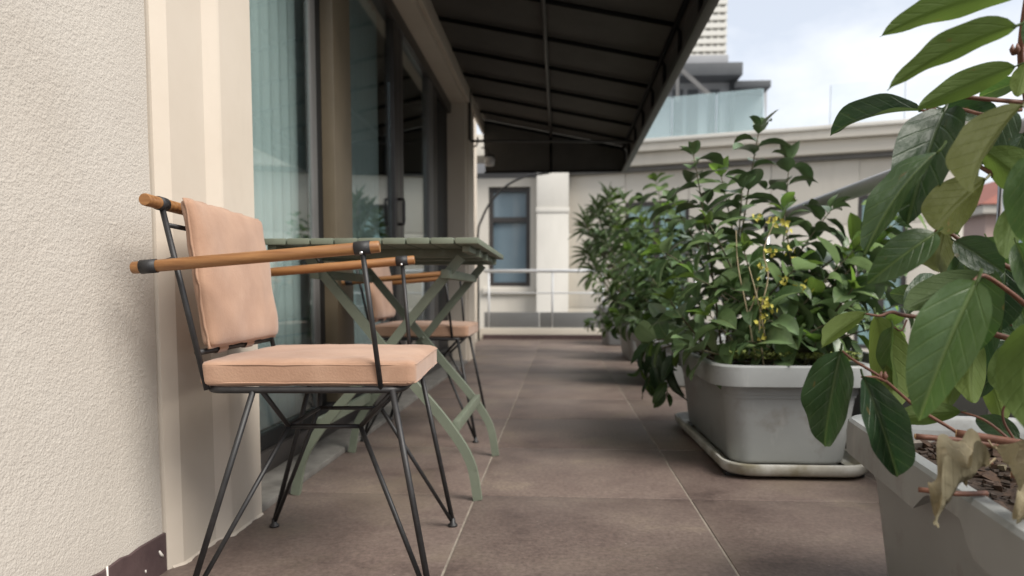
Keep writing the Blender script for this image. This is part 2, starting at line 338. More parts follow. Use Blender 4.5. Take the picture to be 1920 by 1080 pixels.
M['leaf_new'] = leaf_mat('leaf_new', (.075,.15,.025), (.13,.22,.04), (.14,.22,.06), .4, .35)
M['leaf_bush'] = leaf_mat('leaf_bush', (.060,.104,.046), (.145,.210,.090), (.15,.205,.10), .38, .30, .25)
M['leaf_needle'] = leaf_mat('leaf_needle', (.022,.044,.018), (.06,.085,.03), (.06,.09,.035), .2, .45, .1)
M['leaf_inner'] = mat('leaf_inner', (.058,.100,.044), (.135,.200,.085), .34, scale=9, contrast=.2)
M['moss'] = mat('moss', (.10,.14,.03), (.24,.27,.07), .8, scale=40)

# ------------------------------------------------------------------ ground far below, terrace slab, floor tiles
tag(MB().add([(-900,-900,-14),(900,-900,-14),(900,900,-14),(-900,900,-14)], [(0,1,2,3)]).build('ground', M['ground']), kind='structure')
tag(MB().box(-6, 1.20, -4.0, 9.45, -14, -.03).build('terrace_slab', M['slab']), kind='structure')
floor = tag(MB().box(-1.05, 1.12, -3.5, 9.20, -.029, -.0030).build('floor', M['grout']), kind='structure')
TX = [-1.02, -.850, -.240, .370, .980, 1.115]; TY0, TL = 2.0 - .64*8, .64
tmesh = {}
for i in range(len(TX)-1):
    for j in range(21):
        y0 = TY0 + j*TL; y1 = min(y0 + TL, 9.19)
        if y0 > 9.1: break
        wx = TX[i+1]-TX[i]; ly = y1-y0; key = (round(wx,4), round(ly,4))
        if key not in tmesh:
            g = .0030
            tmesh[key] = MB().box(-wx/2+g, wx/2-g, -ly/2+g, ly/2-g, -.010, -.0015).mesh('tile', .0012, 2)
        t = link('tile', tmesh[key], M['tile'], floor, True); t.location = ((TX[i]+TX[i+1])/2, (y0+y1)/2, random.uniform(0, .0006))

# ------------------------------------------------------------------ the house wall on the left
hw = empty('house_wall', (-.825, 0, 0), 0, 'cream textured stucco wall with stepped pilasters along the left side of the terrace', 'wall')
def under(o, root): o.parent = root; o.matrix_parent_inverse = Matrix.Translation(-Vector(root.location)); return o
def prism(profile, z0, z1):
    n_ = len(profile); vs = [(x, y, z0) for x, y in profile] + [(x, y, z1) for x, y in profile]
    fs = [(i, (i+1) % n_, n_+(i+1) % n_, n_+i) for i in range(n_)] + [tuple(reversed(range(n_))), tuple(range(n_, 2*n_))]
    return MB().add(vs, fs)
# stucco field: a fine grid with real relief where the camera is near
def stucco_grid():
    y0, y1, z0, z1, st = .42, 1.395, -.004, 1.60, .0030
    ny, nz_ = int((y1-y0)/st), int((z1-z0)/st); vs = []; fs = []
    for j in range(nz_+1):
        z = z0 + (z1-z0)*j/nz_
        for i in range(ny+1):
            y = y0 + (y1-y0)*i/ny
            e = min(1, max(0, (1.385-y)/.03)) * min(1, max(0, (z-.105)/.03))
            p = Vector((y*150, z*172, 3.1)); a = noise.noise(p); b = noise.noise(Vector((y*45, z*50, 9)))
            dsp = e*(.0010*max(-.35, a) + .0003*b) + .0015*noise.noise(Vector((y*5, z*5, 0)))
            vs.append((-.825 + dsp, y, z))
    for j in range(nz_):
        for i in range(ny):
            k = j*(ny+1)+i; fs.append((k, k+1, k+ny+2, k+ny+1))
    me = bpy.data.meshes.new('stucco_field'); me.from_pydata(vs, [], fs); me.update(); return link('stucco_field', me, M['stucco'], None, True)
under(stucco_grid(), hw)
under(MB().box(-1.4, -.829, -3.5, 1.40, -.004, 4.4).build('wall_core', M['stucco']), hw)
under(MB().box(-.828, -.825, -3.5, .4205, -.004, 4.4).build('stucco_back_field', M['stucco']), hw)
under(MB().box(-.828, -.825, .4205, 1.3955, 1.601, 4.4).build('stucco_upper_field', M['stucco']), hw)
pil = [(-1.4,1.4005),(-.824,1.4005),(-.819,1.401),(-.802,1.434),(-.802,1.578),(-.783,1.612),(-.781,1.618),(-.781,1.785),(-.784,1.789),(-1.4,1.789)]
under(prism(pil, -.004, 4.4).build('pilaster', M['smooth_cream']), hw)
# ragged skirting
vs, fs = [], []; nn = 60
for i in range(nn+1):
    y = -.4 + (1.399+.4)*i/nn; zt = .080 + .004*noise.noise(Vector((y*30,0,1))) + .003*noise.noise(Vector((y*90,4,1)))
    vs += [(-.826,y,-.003),(-.8195,y,-.003),(-.8195,y,zt-.0015),(-.8215,y,zt),(-.826,y,zt)]
for i in range(nn):
    for k in range(4): fs.append((i*5+k,(i+1)*5+k,(i+1)*5+k+1,i*5+k+1))
under(MB().add(vs, fs).build('skirting', M['skirting'], None, False), hw)
d = MB().tube([(-.8192,1.205,.083),(-.8190,1.2055,.055),(-.8190,1.206,.042)], [.0022,.0018,.0022], 6)
d.tube([(-.8190,1.322,.030),(-.8189,1.3225,.024)], [.0016,.0018], 6); d.tube([(-.8192,1.372,.050),(-.8188,1.378,.040),(-.8186,1.385,.034)], [.002,.0035,.002], 6)
under(d.build('paint_drips', M['paint_drip'], None, True), hw)
# ragged paint along the pilaster foot
vs, fs = [], []; nn = 70
for i in range(nn+1):
    y = 1.41 + .375*i/nn; xb = -.802 if y < 1.58 else -.781
    if y < 1.434: xb = -.819 + (y-1.401)/.033*.017
    elif 1.578 < y < 1.612: xb = -.802 + (y-1.578)/.034*.019
    wd = .003 + .004*max(-.8, noise.noise(Vector((y*28,2,0)))+.6*noise.noise(Vector((y*85,5,0))))
    vs += [(xb-.004,y,.006),(xb+.0012,y,.003),(xb+wd*1.4,y,-.0009)]
for i in range(nn):
    for k in range(2): fs.append((i*3+k,(i+1)*3+k,(i+1)*3+k+1,i*3+k+1))
under(MB().add(vs, fs).build('paint_edge', M['smooth_cream'], None, True), hw)
# beyond the windows
under(MB().box(-1.4, -.80, 6.0, 6.62, -.004, 4.4).build('far_pilaster', M['smooth_cream'], None, bevel=.004), hw)
under(MB().box(-.8005, -.788, 6.10, 6.50, -.002, 2.25).build('pilaster_band', M['smooth_cream'], None, bevel=.003), hw)
under(MB().box(-1.4, -1.075, 6.62, 9.19, -.004, 2.9).build('end_wall', M['smooth_cream']), hw)
under(MB().box(-1.4, -.80, 1.7905, 5.9995, 2.172, 4.4).build('lintel', M['smooth_cream'], None, bevel=.003), hw)
under(MB().box(-.7995, -.772, 1.80, 7.28, 2.205, 2.315).build('lintel_band', M['smooth_cream'], None, bevel=.003), hw)
under(MB().box(-.92, -.785, 1.7905, 5.9995, -.003, .018).build('sill', M['sill'], None, bevel=.004), hw)

# the room behind the glass
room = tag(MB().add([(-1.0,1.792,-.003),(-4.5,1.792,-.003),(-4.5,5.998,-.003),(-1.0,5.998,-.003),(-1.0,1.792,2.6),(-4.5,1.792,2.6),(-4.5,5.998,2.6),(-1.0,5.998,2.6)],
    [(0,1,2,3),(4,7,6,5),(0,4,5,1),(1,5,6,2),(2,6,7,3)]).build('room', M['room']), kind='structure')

# window front
wf = empty('glass_front', (-.95, 1.8, 0), 0, 'tall dark framed sliding glass doors reflecting the awning beside the cream wall', 'glass door')
def part(mb, name, m, **k): return under(mb.build(name, m, None, **k), wf)
GX = -.95
part(MB().box(-.985,-.915,1.7915,5.9985,.0185,.085), 'bottom_track', M['dark_frame'], bevel=.003)
part(MB().box(-.975,-.930,1.7915,5.9985,.0855,.135), 'bottom_rail', M['black'], bevel=.003)
part(MB().box(-.985,-.915,1.7915,5.9985,2.09,2.1705), 'top_rail', M['dark_frame'], bevel=.003)
def stile(y0, y1, m, x0=-.978, x1=-.925): return part(MB().box(x0,x1,y0,y1,.1355,2.0895), 'stile', M[m], bevel=.004)
stile(1.7925,1.835,'dark_frame'); stile(2.675,2.735,'frame_grey',-.960,-.940); stile(2.747,2.838,'black',-.99,-.955)
stile(2.84,3.075,'frame_brown',-.99,-.905); stile(3.078,3.15,'frame_grey',-.965,-.935)
a_ = stile(3.97,4.10,'dark_frame'); stile(4.103,4.245,'dark_frame',-.985,-.935)
stile(5.02,5.20,'frame_grey'); stile(5.203,5.42,'dark_frame',-.985,-.935); stile(5.423,5.995,'black',-.995,-.95)
hd = MB().tube([(-.925,4.05,.98),(-.895,4.05,.98),(-.893,4.05,1.0),(-.893,4.05,1.10),(-.895,4.05,1.12),(-.925,4.05,1.12)], .009, 8)
o = hd.build('handle', M['dark_frame'], None, True); under(o, wf)
for y0, y1 in ((1.8355,2.6745),(3.1505,3.9695),(4.2455,5.0195)):
    part(MB().box(-.953,-.947,y0,y1,.1355,2.0895), 'pane', M['window_glass'])

# vertical blinds behind the glass
vb = empty('vertical_blind', (-1.03, 1.85, .1), 0, 'pale teal vertical blind hanging behind the glass doors', 'blind')
for i in range(25):
    y = 1.86 + i*.086
    sm = MB(); k = 6; vs = []; aa = R(58 + random.uniform(-10,10))
    for z in (.06, 2.12):
        for q in range(k+1):
            s_ = (q/k-.5)*.089; vs.append((-1.03 + math.cos(aa)*s_ + .014*math.cos(q/k*math.pi*2-math.pi), y + math.sin(aa)*s_, z))
    sm.add(vs, [(q,q+1,k+1+q+1,k+1+q) for q in range(k)])
    under(sm.build('slat', M['blind'], None, True), vb)
under(MB().box(-1.08,-1.02,1.82,4.0,2.125,2.165).build('head_rail', M['frame_grey']), vb)

# ------------------------------------------------------------------ awning
aw = empty('awning', (-.8, 7.3, 2.3), 0, 'dark fabric awning with steel ribs stretched out from the cream wall', 'awning')
AY0, AY1 = 2.29, 7.30; XI, ZI, XR, ZR, XO, ZB = -.795, 2.335, .615, 2.045, .655, 1.80
ribs = [AY1 - .042] + [6.85 - .57*k for k in range(9)]
ribs = sorted(ribs)
for i in range(len(ribs)-1):
    ya, yb = ribs[i], ribs[i+1]; nx, ny = 8, 6; vs = []; fs = []
    for ii in range(nx+1):
        for jj in range(ny+1):
            s_, t_ = ii/nx, jj/ny
            sag = .018*math.sin(math.pi*t_)*math.sin(math.pi*s_)
            vs.append((XI+(XR-XI)*s_, ya+(yb-ya)*t_, ZI+(ZR-ZI)*s_ - sag + .012))
    for ii in range(nx):
        for jj in range(ny):
            k = ii*(ny+1)+jj; fs.append((k,k+1,k+ny+2,k+ny+1))
    under(MB().add(vs, fs).build('fabric_panel', M['awning'], None, True), aw)
    under(MB().add([(XR,ya,ZR+.012),(XO,ya,ZR-.03),(XO,ya,ZB+.03),(XR,yb,ZR+.012),(XO,yb,ZR-.03),(XO,yb,ZB+.03)], [(0,1,4,3),(1,2,5,4)]).build('valance', M['awning'], None), aw)
for y in ribs:
    under(MB().tube([(XI,y,ZI-.012),(XR,y,ZR-.012)], .014, 8).build('rib', M['awning_steel'], None, True), aw)
    under(MB().tube([(XR,y,ZR-.012),(XO-.015,y,ZR-.05),(XO-.015,y,ZB+.03)], .011, 8).build('rib_drop', M['awning_steel'], None, True), aw)
under(MB().tube([(-.10,ribs[0],2.165),(-.10,AY1-.09,2.165)], .013, 8).build('purlin', M['awning_trim'], None, True), aw)
under(MB().tube([(XR,ribs[0],ZR-.02),(XR,AY1-.07,ZR-.02)], .016, 8).build('edge_tube', M['awning_steel'], None, True), aw)
under(MB().box(XO-.045, XO+.004, ribs[0], AY1+.002, ZB, ZB+.03).build('bottom_bar', M['awning_trim'], None, bevel=.003), aw)
under(MB().add([(XI,AY1-.04,ZI+.03),(XR+.01,AY1-.04,ZR+.02),(XO+.001,AY1-.04,ZR-.03),(XO+.001,AY1-.04,ZB+.01),(-.76,AY1-.04,ZB+.01)], [(0,1,2,3,4)]).build('end_panel', M['awning'], None), aw)
under(MB().tube([(-.10,AY1-.05,2.15),(-.10,AY1-.05,ZB)], .012, 8).build('end_upright', M['awning_steel'], None, True), aw)
under(MB().tube([(-.77,AY1-.05,ZB+.012),(XO-.05,AY1-.05,ZB+.012)], .010, 8).build('end_bottom_tube', M['awning_steel'], None, True), aw)
under(MB().tube([(-.775,6.12,2.32),(-.775,6.12,1.90),(-.76,6.12,1.885),(XO-.05,6.12,1.86)], .012, 8).build('tie_bar', M['awning_trim'], None, True), aw)

# lamp under the awning's far end
lo = at(918, 300, 7.05); wl = empty('wall_lamp', lo, 0, 'small clear glass lantern hanging below the far corner of the awning', 'lamp')
def lathe(prof, n=14):
    mb = MB(); vs = [(r_*math.cos(2*math.pi*k/n), r_*math.sin(2*math.pi*k/n), z) for r_, z in prof for k in range(n)]
    fs = [(i*n+k, i*n+(k+1)%n, (i+1)*n+(k+1)%n, (i+1)*n+k) for i in range(len(prof)-1) for k in range(n)]
    return mb.add(vs, fs)
lathe([(.0,.05),(.045,.045),(.05,.03),(.02,.028)]).build('cap', M['black'], wl, True)
lathe([(.035,.03),(.052,.0),(.045,-.055),(.0,-.06)]).build('glass_shade', M['lamp_glass'], wl, True)
MB().tube([(0,0,.05),(-.02,0,.11),(-.08,0,.12)], .007, 6).build('arm', M['black'], wl, True)
bk = at(872, 276, 6.55)
b = MB().tube([bk, bk+Vector((.07,0,0)), bk+Vector((.10,0,.01)), bk+Vector((.115,0,.04)), bk+Vector((.115,0,.09))], .008, 6).build('wall_hook', M['black'], None, True)
tag(b, 'small black hooked bracket on the far pilaster under the awning', 'bracket')

# thin curved pole at the end of the terrace
p0 = at(897,633,8.9); pp = [Vector((p0.x,8.9,.0)), Vector((p0.x,8.9,.7))] + [at(u,v,8.9) for u,v in ((896,440),(903,412),(918,382),(945,352),(982,332),(1030,324))]
pts = [pp[0]] + catmull(pp[1:], 5)
cp = MB().tube(pts, .014, 8).build('curved_pole', M['black'], None, True); tag(cp, 'thin black pole curving over to the right at the terrace end', 'pole')

# ------------------------------------------------------------------ parapets and railings
er = empty('end_railing', (0, 9.2, 0), 0, 'pale metal railing on a low grey panel across the far end of the terrace', 'railing')
def ep(mb, name, m, **k): return under(mb.build(name, m, None, **k), er)
ep(MB().box(-1.08,1.18,9.205,9.43,-.03,.145), 'kerb', M['cream_far'], bevel=.008)
ep(MB().box(-1.0,1.12,9.186,9.2045,-.002,.06), 'skirting', M['skirting'])
for i in range(3): ep(MB().box(-.99+i*.725,-.99+i*.725+.718,9.24,9.27,.150,.350), 'panel', M['grey_panel'], bevel=.004)
ep(MB().tube([(-.99,9.25,.885),(1.10,9.25,.885)], .022, 10), 'handrail', M['rail_paint'], smooth=True)
ep(MB().tube([(-.99,9.25,.60),(1.10,9.25,.60)], .009, 8), 'middle_rail', M['rail_paint'], smooth=True)
for x in (-.93,-.10,.55): ep(MB().tube([(x,9.25,.146),(x,9.25,.87)], .014, 8), 'post', M['rail_paint'], smooth=True)
sr_ = empty('side_railing', (1.06, 4, 0), 0, 'brushed steel handrail on a grey panelled parapet behind the planters', 'railing')
def sp_(mb, name, m, **k): return under(mb.build(name, m, None, **k), sr_)
sp_(MB().box(1.122,1.19,-3.4,9.2,-.03,.10), 'kerb', M['cream_far'], bevel=.006)
for i in range(9): sp_(MB().box(1.135,1.16,-2.0+i*1.22,-2.0+i*1.22+1.21,.105,.36), 'panel', M['grey_panel'], bevel=.004)
sp_(MB().tube([(1.10,-2,.965),(1.10,9.18,.965)], .029, 12), 'handrail', M['rail_grey'], smooth=True)
for y in (-.2, 1.86, 3.9, 5.9, 7.9): sp_(MB().tube([(1.10,y,.02),(1.10,y,.945)], .016, 10), 'post', M['steel'], smooth=True)

# ------------------------------------------------------------------ the building across
fb = empty('facing_building', (0, 12.6, 0), 0, 'beige clad building with heavy cornice and dark framed windows beyond the terrace', 'building')
def fp(mb, name, m, par=None, **k):
    o = mb.build(name, m, None, **k); under(o, fb); return o
FY = 12.6
# left bay faces the terrace squarely
def fx(u, v, y=FY): p = at(u, v, y); return p.x, p.z
xl, _ = fx(916,440); xr, _ = fx(994,440); _, zt = fx(955,350); _, zb = fx(955,537)
xa, xb = -4.5, .12; ZC = 2.62
fp(MB().box(xa,xl,FY,FY+.3,-14,ZC), 'wall', M['cream_far']); fp(MB().box(xr,xb,FY,FY+.3,-14,ZC), 'wall', M['cream_far'])
fp(MB().box(xl,xr,FY,FY+.3,-14,zb), 'wall', M['cream_far']); fp(MB().box(xl,xr,FY,FY+.3,zt,ZC), 'wall', M['cream_far'])
def window(x0, x1, z0, z1, y, rails, pm='far_pane', Mx=None):
    root = fp(MB().box(x0,x1,y+.16,y+.18,z0,z1), 'window', M[pm])
    fr = MB(); t = .075
    fr.box(x0,x0+t,y+.08,y+.15,z0,z1).box(x1-t,x1,y+.08,y+.15,z0,z1).box(x0+t,x1-t,y+.08,y+.15,z0,z0+t).box(x0+t,x1-t,y+.08,y+.15,z1-t,z1)
    f_ = fr.build('frame', M['dark_frame'], root)
    f_.matrix_parent_inverse = root.matrix_parent_inverse.copy() if False else Matrix.Identity(4)
    for z in rails:
        MB().box(x0+t,x1-t,y+.085,y+.145,z-.045,z+.045).build('rail', M['dark_frame'], root)
    if Mx is not None: root.matrix_parent_inverse = Matrix.Translation(-Vector(fb.location)) @ Mx
    return root
_, z1 = fx(955,411); _, z2 = fx(955,475)
window(xl,xr,zb,zt,FY,[z1])
fp(MB().box(xl-.10,xr+.10,FY-.06,FY-.001,zb-.14,zb-.02), 'window_sill', M['cream_far'], bevel=.01)
cx0, _ = fx(1006,450,12.3); cx1, _ = fx(1066,450,12.3)
_, cb1 = fx(1030,392,12.3)
fp(MB().box(cx0,cx1,12.3,12.9,-14,cb1-.06), 'column', M['white_col'], bevel=.01)
fp(MB().box(cx0-.01,cx1+.01,12.285,12.9,cb1-.058,cb1+.03), 'column_band', M['white_col'], bevel=.01)
fp(MB().box(cx0,cx1,12.3,12.9,cb1+.032,ZC+.3), 'column_head', M['white_col'], bevel=.01)
# right wing swings towards the terrace
A0 = Vector((cx1, 12.6, 0)); ev = Vector((.96, -.28, 0)).normalized(); nv = Vector((ev.y, -ev.x, 0))     # nv points at the terrace
MW = Matrix(((ev.x, -nv.x, 0, A0.x), (ev.y, -nv.y, 0, A0.y), (0,0,1,0), (0,0,0,1)))                     # local x along, y into the wall
MWi = MW.inverted()
def wl_(u, v, off=0): p = on_plane(u, v, A0 + nv*off, nv); q = MWi @ p; return q.x, q.z
def wp(mb, name, m, **k):
    o = mb.build(name, m, None, **k); o.parent = fb; o.matrix_parent_inverse = Matrix.Translation(-Vector(fb.location)) @ MW; return o
s1, zt1 = wl_(1172,380); s2, _ = wl_(1292,380); s3, zt2 = wl_(1610,366); s4, _ = wl_(1705,366); zb1 = -.25
SE = wl_(1808,400)[0]
_, zc0 = wl_(1300,316); _, zc1 = wl_(1500,238,.35)
spans = [(0, s1, -14, zc0), (s2, s3, -14, zc0), (s4, SE, -14, zc0)]
for a, b, z0, z1_ in spans:                                            # cladding in panels with open joints
    n_ = max(1, round((b-a)/1.15))
    rows = [-14, -.9, .35, 1.0, 1.66, zc0] if a == 0 else [-14, -.9, 1.66, zc0]
    for i in range(n_):
        for r_ in range(len(rows)-1):
            wp(MB().box(a+(b-a)*i/n_+.004, a+(b-a)*(i+1)/n_-.004, 0, .10, rows[r_]+.004, rows[r_+1]-.004), 'cladding_panel', M['cream_far'], bevel=.003)
wp(MB().box(0, SE, .11, .3, -14, zc0), 'backing_wall', M['pent_grey'])
for (a, b, zt_) in ((s1, s2, zt1), (s3, s4, zt2)):
    wp(MB().box(a, b, .02, .10, zt_+.005, zc0-.004), 'cladding_panel', M['cream_far'])
    wp(MB().box(a, b, .02, .10, -14, zb1-.005), 'cladding_panel', M['cream_far'])
    n_ = 2
    for i in range(n_):
        x0, x1 = a+(b-a)*i/n_, a+(b-a)*(i+1)/n_
        root = wp(MB().box(x0+.05, x1-.05, .085, .10, zb1+.05, zt_-.05), 'window', M['far_pane_teal'])
        fr = MB(); t = .06
        fr.box(x0,x0+t,.03,.08,zb1,zt_).box(x1-t,x1,.03,.08,zb1,zt_).box(x0+t,x1-t,.03,.08,zb1,zb1+t).box(x0+t,x1-t,.03,.08,zt_-t,zt_)
        fr.build('frame', M['dark_frame'], root)
# cornice: dark shadow gap, soffit board, two fascias, coping
wp(MB().box(-.25, SE, -.10, .3, zc0, zc0+.07), 'shadow_gap', M['frame_grey'])
wp(MB().box(-.35, SE, -.22, .3, zc0+.07, zc0+.27), 'lower_fascia', M['cream_far'], bevel=.01)
wp(MB().box(-.40, SE, -.32, .3, zc0+.275, zc1-.06), 'upper_fascia', M['cream_far'], bevel=.01)
wp(MB().box(-.42, SE, -.36, .6, zc1-.06, zc1), 'coping', M['white_col'], bevel=.008)
fp(MB().box(-4.5, cx1-.3, 12.2, 12.95, ZC+.32, 3.3), 'left_cornice', M['cream_far'], bevel=.01)
wp(MB().box(-3.5, SE, .6, 14, 2.9, 3.12), 'roof_deck', M['pent_grey'])
# glass balustrade on the roof edge
g0, _ = wl_(1180,240,.1); g1, _ = wl_(1430,200,.1); gz = zc1; _, gt = wl_(1430,166,.1)
gr = empty('roof_balustrade', MW @ Vector((g0,-.1,gz)), 0, 'frosted pale glass balustrade on the roof edge of the facing building', 'balustrade')
def gpt(mb, name, m, **k):
    o = mb.build(name, m, None, **k); o.parent = gr; o.matrix_parent_inverse = Matrix.Translation(-Vector(gr.location)) @ MW; return o
n_ = 3
for i in range(n_):
    a, b = g0+(g1-g0)*i/n_, g0+(g1-g0)*(i+1)/n_
    gpt(MB().box(a+.01, b-.01, -.11, -.09, gz+.005, gt), 'glass_panel', M['rail_glass'])
    gpt(MB().box(b-.012, b+.012, -.085, -.06, gz+.003, gt-.02), 'post', M['steel'])
gpt(MB().box(g1-.011, g1+.009, -.088, 2.6, gz+.005, gt), 'glass_return', M['rail_glass'])
gp = empty('second_balustrade', MW @ Vector((0,-.1,gz)), 0, 'faint clear glass balustrade with slim posts along the pale roof edge', 'balustrade')
h0, _ = wl_(1557,190,.1); h1, _ = wl_(1697,190,.1); _, ht = wl_(1640,152,.1)
for a, b in ((h0, h1), (h1+.02, SE)):
    o = MB().box(a, b, -.108, -.096, gz+.005, ht).build('glass_panel', M['clear_glass'], None); o.parent = gp; o.matrix_parent_inverse = Matrix.Translation(-Vector(gp.location)) @ MW
for a in (h0, h1):
    o = MB().box(a-.006, a+.006, -.09, -.078, gz+.003, ht).build('post', M['steel'], None); o.parent = gp; o.matrix_parent_inverse = Matrix.Translation(-Vector(gp.location)) @ MW
# penthouse on that roof
PY = 18.0
ph = empty('penthouse', at(1330, 230, PY), 0, 'grey penthouse with dark overhanging roofs above the glass balustrade', 'building')
def pq(u0, u1, v0, v1, y0, dep, name, m, bevel=.02):
    a, b = at(u0, v0, y0), at(u1, v1, y0); o = MB().box(a.x, b.x, y0, y0+dep, b.z, a.z).build(name, M[m], None, bevel=bevel); return under(o, ph)
pq(1120,1376,140,275,PY,5,'wall','pent_grey'); pq(1376,1436,160,275,PY+.4,4.5,'side_wall','pent_grey')
pq(1100,1393,122,140,PY-.6,6,'roof','roof_dark'); pq(1100,1366,108,121.5,PY-.2,5,'parapet','pent_grey')
pq(1377,1446,151,163,PY-.3,5.5,'lower_roof','roof_dark')
pq(1370,1377,140.5,260,PY-.12,.1,'downpipe','roof_dark',.01)
for u in (1262,1290,1330): pq(u,u+18,168,250,PY-.05,.04,'door_leaf','roof_dark',.005)
st = MB(); st.bar([at(1278,132,PY-.9), at(1330,178,PY-.9)], .05, .03, (0,1,0)); st.bar([at(1270,132,PY-.9), at(1270,190,PY-.9)], .04, .03, (0,1,0)); under(st.build('stair_rail', M['frame_grey'], None), ph)
# office tower far behind
TYD = 75.0
tw = empty('office_tower', at(1310, 300, TYD), 0, 'pale high-rise tower with many rows of small windows behind the penthouse', 'tower')
a, b = at(1180,118,TYD), at(1362,118,TYD)
under(MB().box(a.x,b.x-.25,TYD+.3,TYD+16,-14,60).build('core', M['tower_glass'], None), tw)
fl = (at(1300,0,TYD).z - at(1300,111,TYD).z)/7.6
z = at(1300,111,TYD).z - fl*3
while z < 52:
    under(MB().box(a.x-.2,b.x,TYD,TYD+16.3,z,z+fl*.62).build('floor_band', M['tower_wall'], None), tw); z += fl
npier = 14
for i in range(npier+1):
    x = a.x + (b.x-.12-a.x)*i/npier
    under(MB().box(x-.10,x+.10,TYD+.12,TYD+.35,-10,52).build('pier', M['tower_wall'], None), tw)
# pink house to the right
HY = 24.0
a, b = at(1835,700,HY), at(2150,352,HY)
hs_ = empty('pink_house', (a.x, HY, -14), 0, 'blurred pink house with red tiled roof beyond the steel railing', 'house')
ztop = at(1870,402,HY).z
under(MB().box(a.x,a.x+12,HY,HY+9,-14,ztop).build('wall', M['pink_wall'], None), hs_)
under(MB().box(a.x-.3,a.x+12.3,HY-.35,HY+9.3,ztop,ztop+.28).build('cornice', M['cream_far'], None, bevel=.03), hs_)
zr = at(1870,350,HY).z
vs = [(a.x-.4,HY-.45,ztop+.285),(a.x+12.4,HY-.45,ztop+.285),(a.x+12.4,HY+9.4,ztop+.285),(a.x-.4,HY+9.4,ztop+.285),(a.x+3,HY+2.6,zr+.9),(a.x+9,HY+2.6,zr+.9),(a.x+9,HY+6,zr+.9),(a.x+3,HY+6,zr+.9)]
under(MB().add(vs,[(0,1,5,4),(1,2,6,5),(2,3,7,6),(3,0,4,7),(4,5,6,7),(3,2,1,0)]).build('roof', M['red_tile'], None), hs_)
for i in range(5):
    for j in range(4):
        x0 = a.x+.8+i*2.2; z0 = ztop-1.9-j*2.4
        wnd = under(MB().box(x0,x0+.8,HY-.03,HY+.05,z0,z0+1.3).build('window', M['far_pane'], None), hs_)
        MB().box(x0-.1,x0+.9,HY-.08,HY-.031,z0-.12,z0-.003).build('sill', M['cream_far'], wnd)

# ------------------------------------------------------------------ chairs
def rrect(hx, hy, r, nl=6, nc=5):
    p = []
    for cx, cy, a0 in ((hx-r,-hy+r,-90),(hx-r,hy-r,0),(-hx+r,hy-r,90),(-hx+r,-hy+r,180)):
        p += [(cx+r*math.cos(R(a0+90*q/nc)), cy+r*math.sin(R(a0+90*q/nc))) for q in range(nc+1)]
    o_ = []
    for i in range(len(p)):
        a, b = p[i], p[(i+1) % len(p)]; dd = math.dist(a, b); k = max(1, int(dd/.02) if dd > .1 else 1)
        o_ += [(a[0]+(b[0]-a[0])*q/k, a[1]+(b[1]-a[1])*q/k) for q in range(k)]
    return o_
def rounded_slab(ax, ay, az, r, cuts=14, dome=.0, und=.0, seed=0):
    bm = bmesh.new(); bmesh.ops.create_cube(bm, size=2); bmesh.ops.subdivide_edges(bm, edges=bm.edges[:], cuts=cuts, use_grid_fill=True)
    for v in bm.verts:
        nx, ny, nz_ = v.co
        e = lambda t: math.copysign(abs(t)**.75, t)                      # crowd the rows towards the edges
        p = Vector((e(nx)*ax, e(ny)*ay, nz_*az)); q = Vector((max(-ax+r, min(ax-r, p.x)), max(-ay+r, min(ay-r, p.y)), max(-az+r, min(az-r, p.z))))
        dd = p - q
        if dd.length > 1e-6: p = q + dd.normalized()*r
        k = (1-abs(nx)**3)*(1-abs(ny)**3)
        p.z += (dome if nz_ > 0 else -dome*.5)*k*abs(nz_)
        p += Vector((noise.noise(Vector((p.x*14, p.y*14, seed))), noise.noise(Vector((p.x*14+9, p.y*14, seed+3))), 1.4*noise.noise(Vector((p.x*17, p.y*17, seed+5)))))*und
        v.co = p
    me = bpy.data.meshes.new('cushion'); bm.to_mesh(me); bm.free(); return me
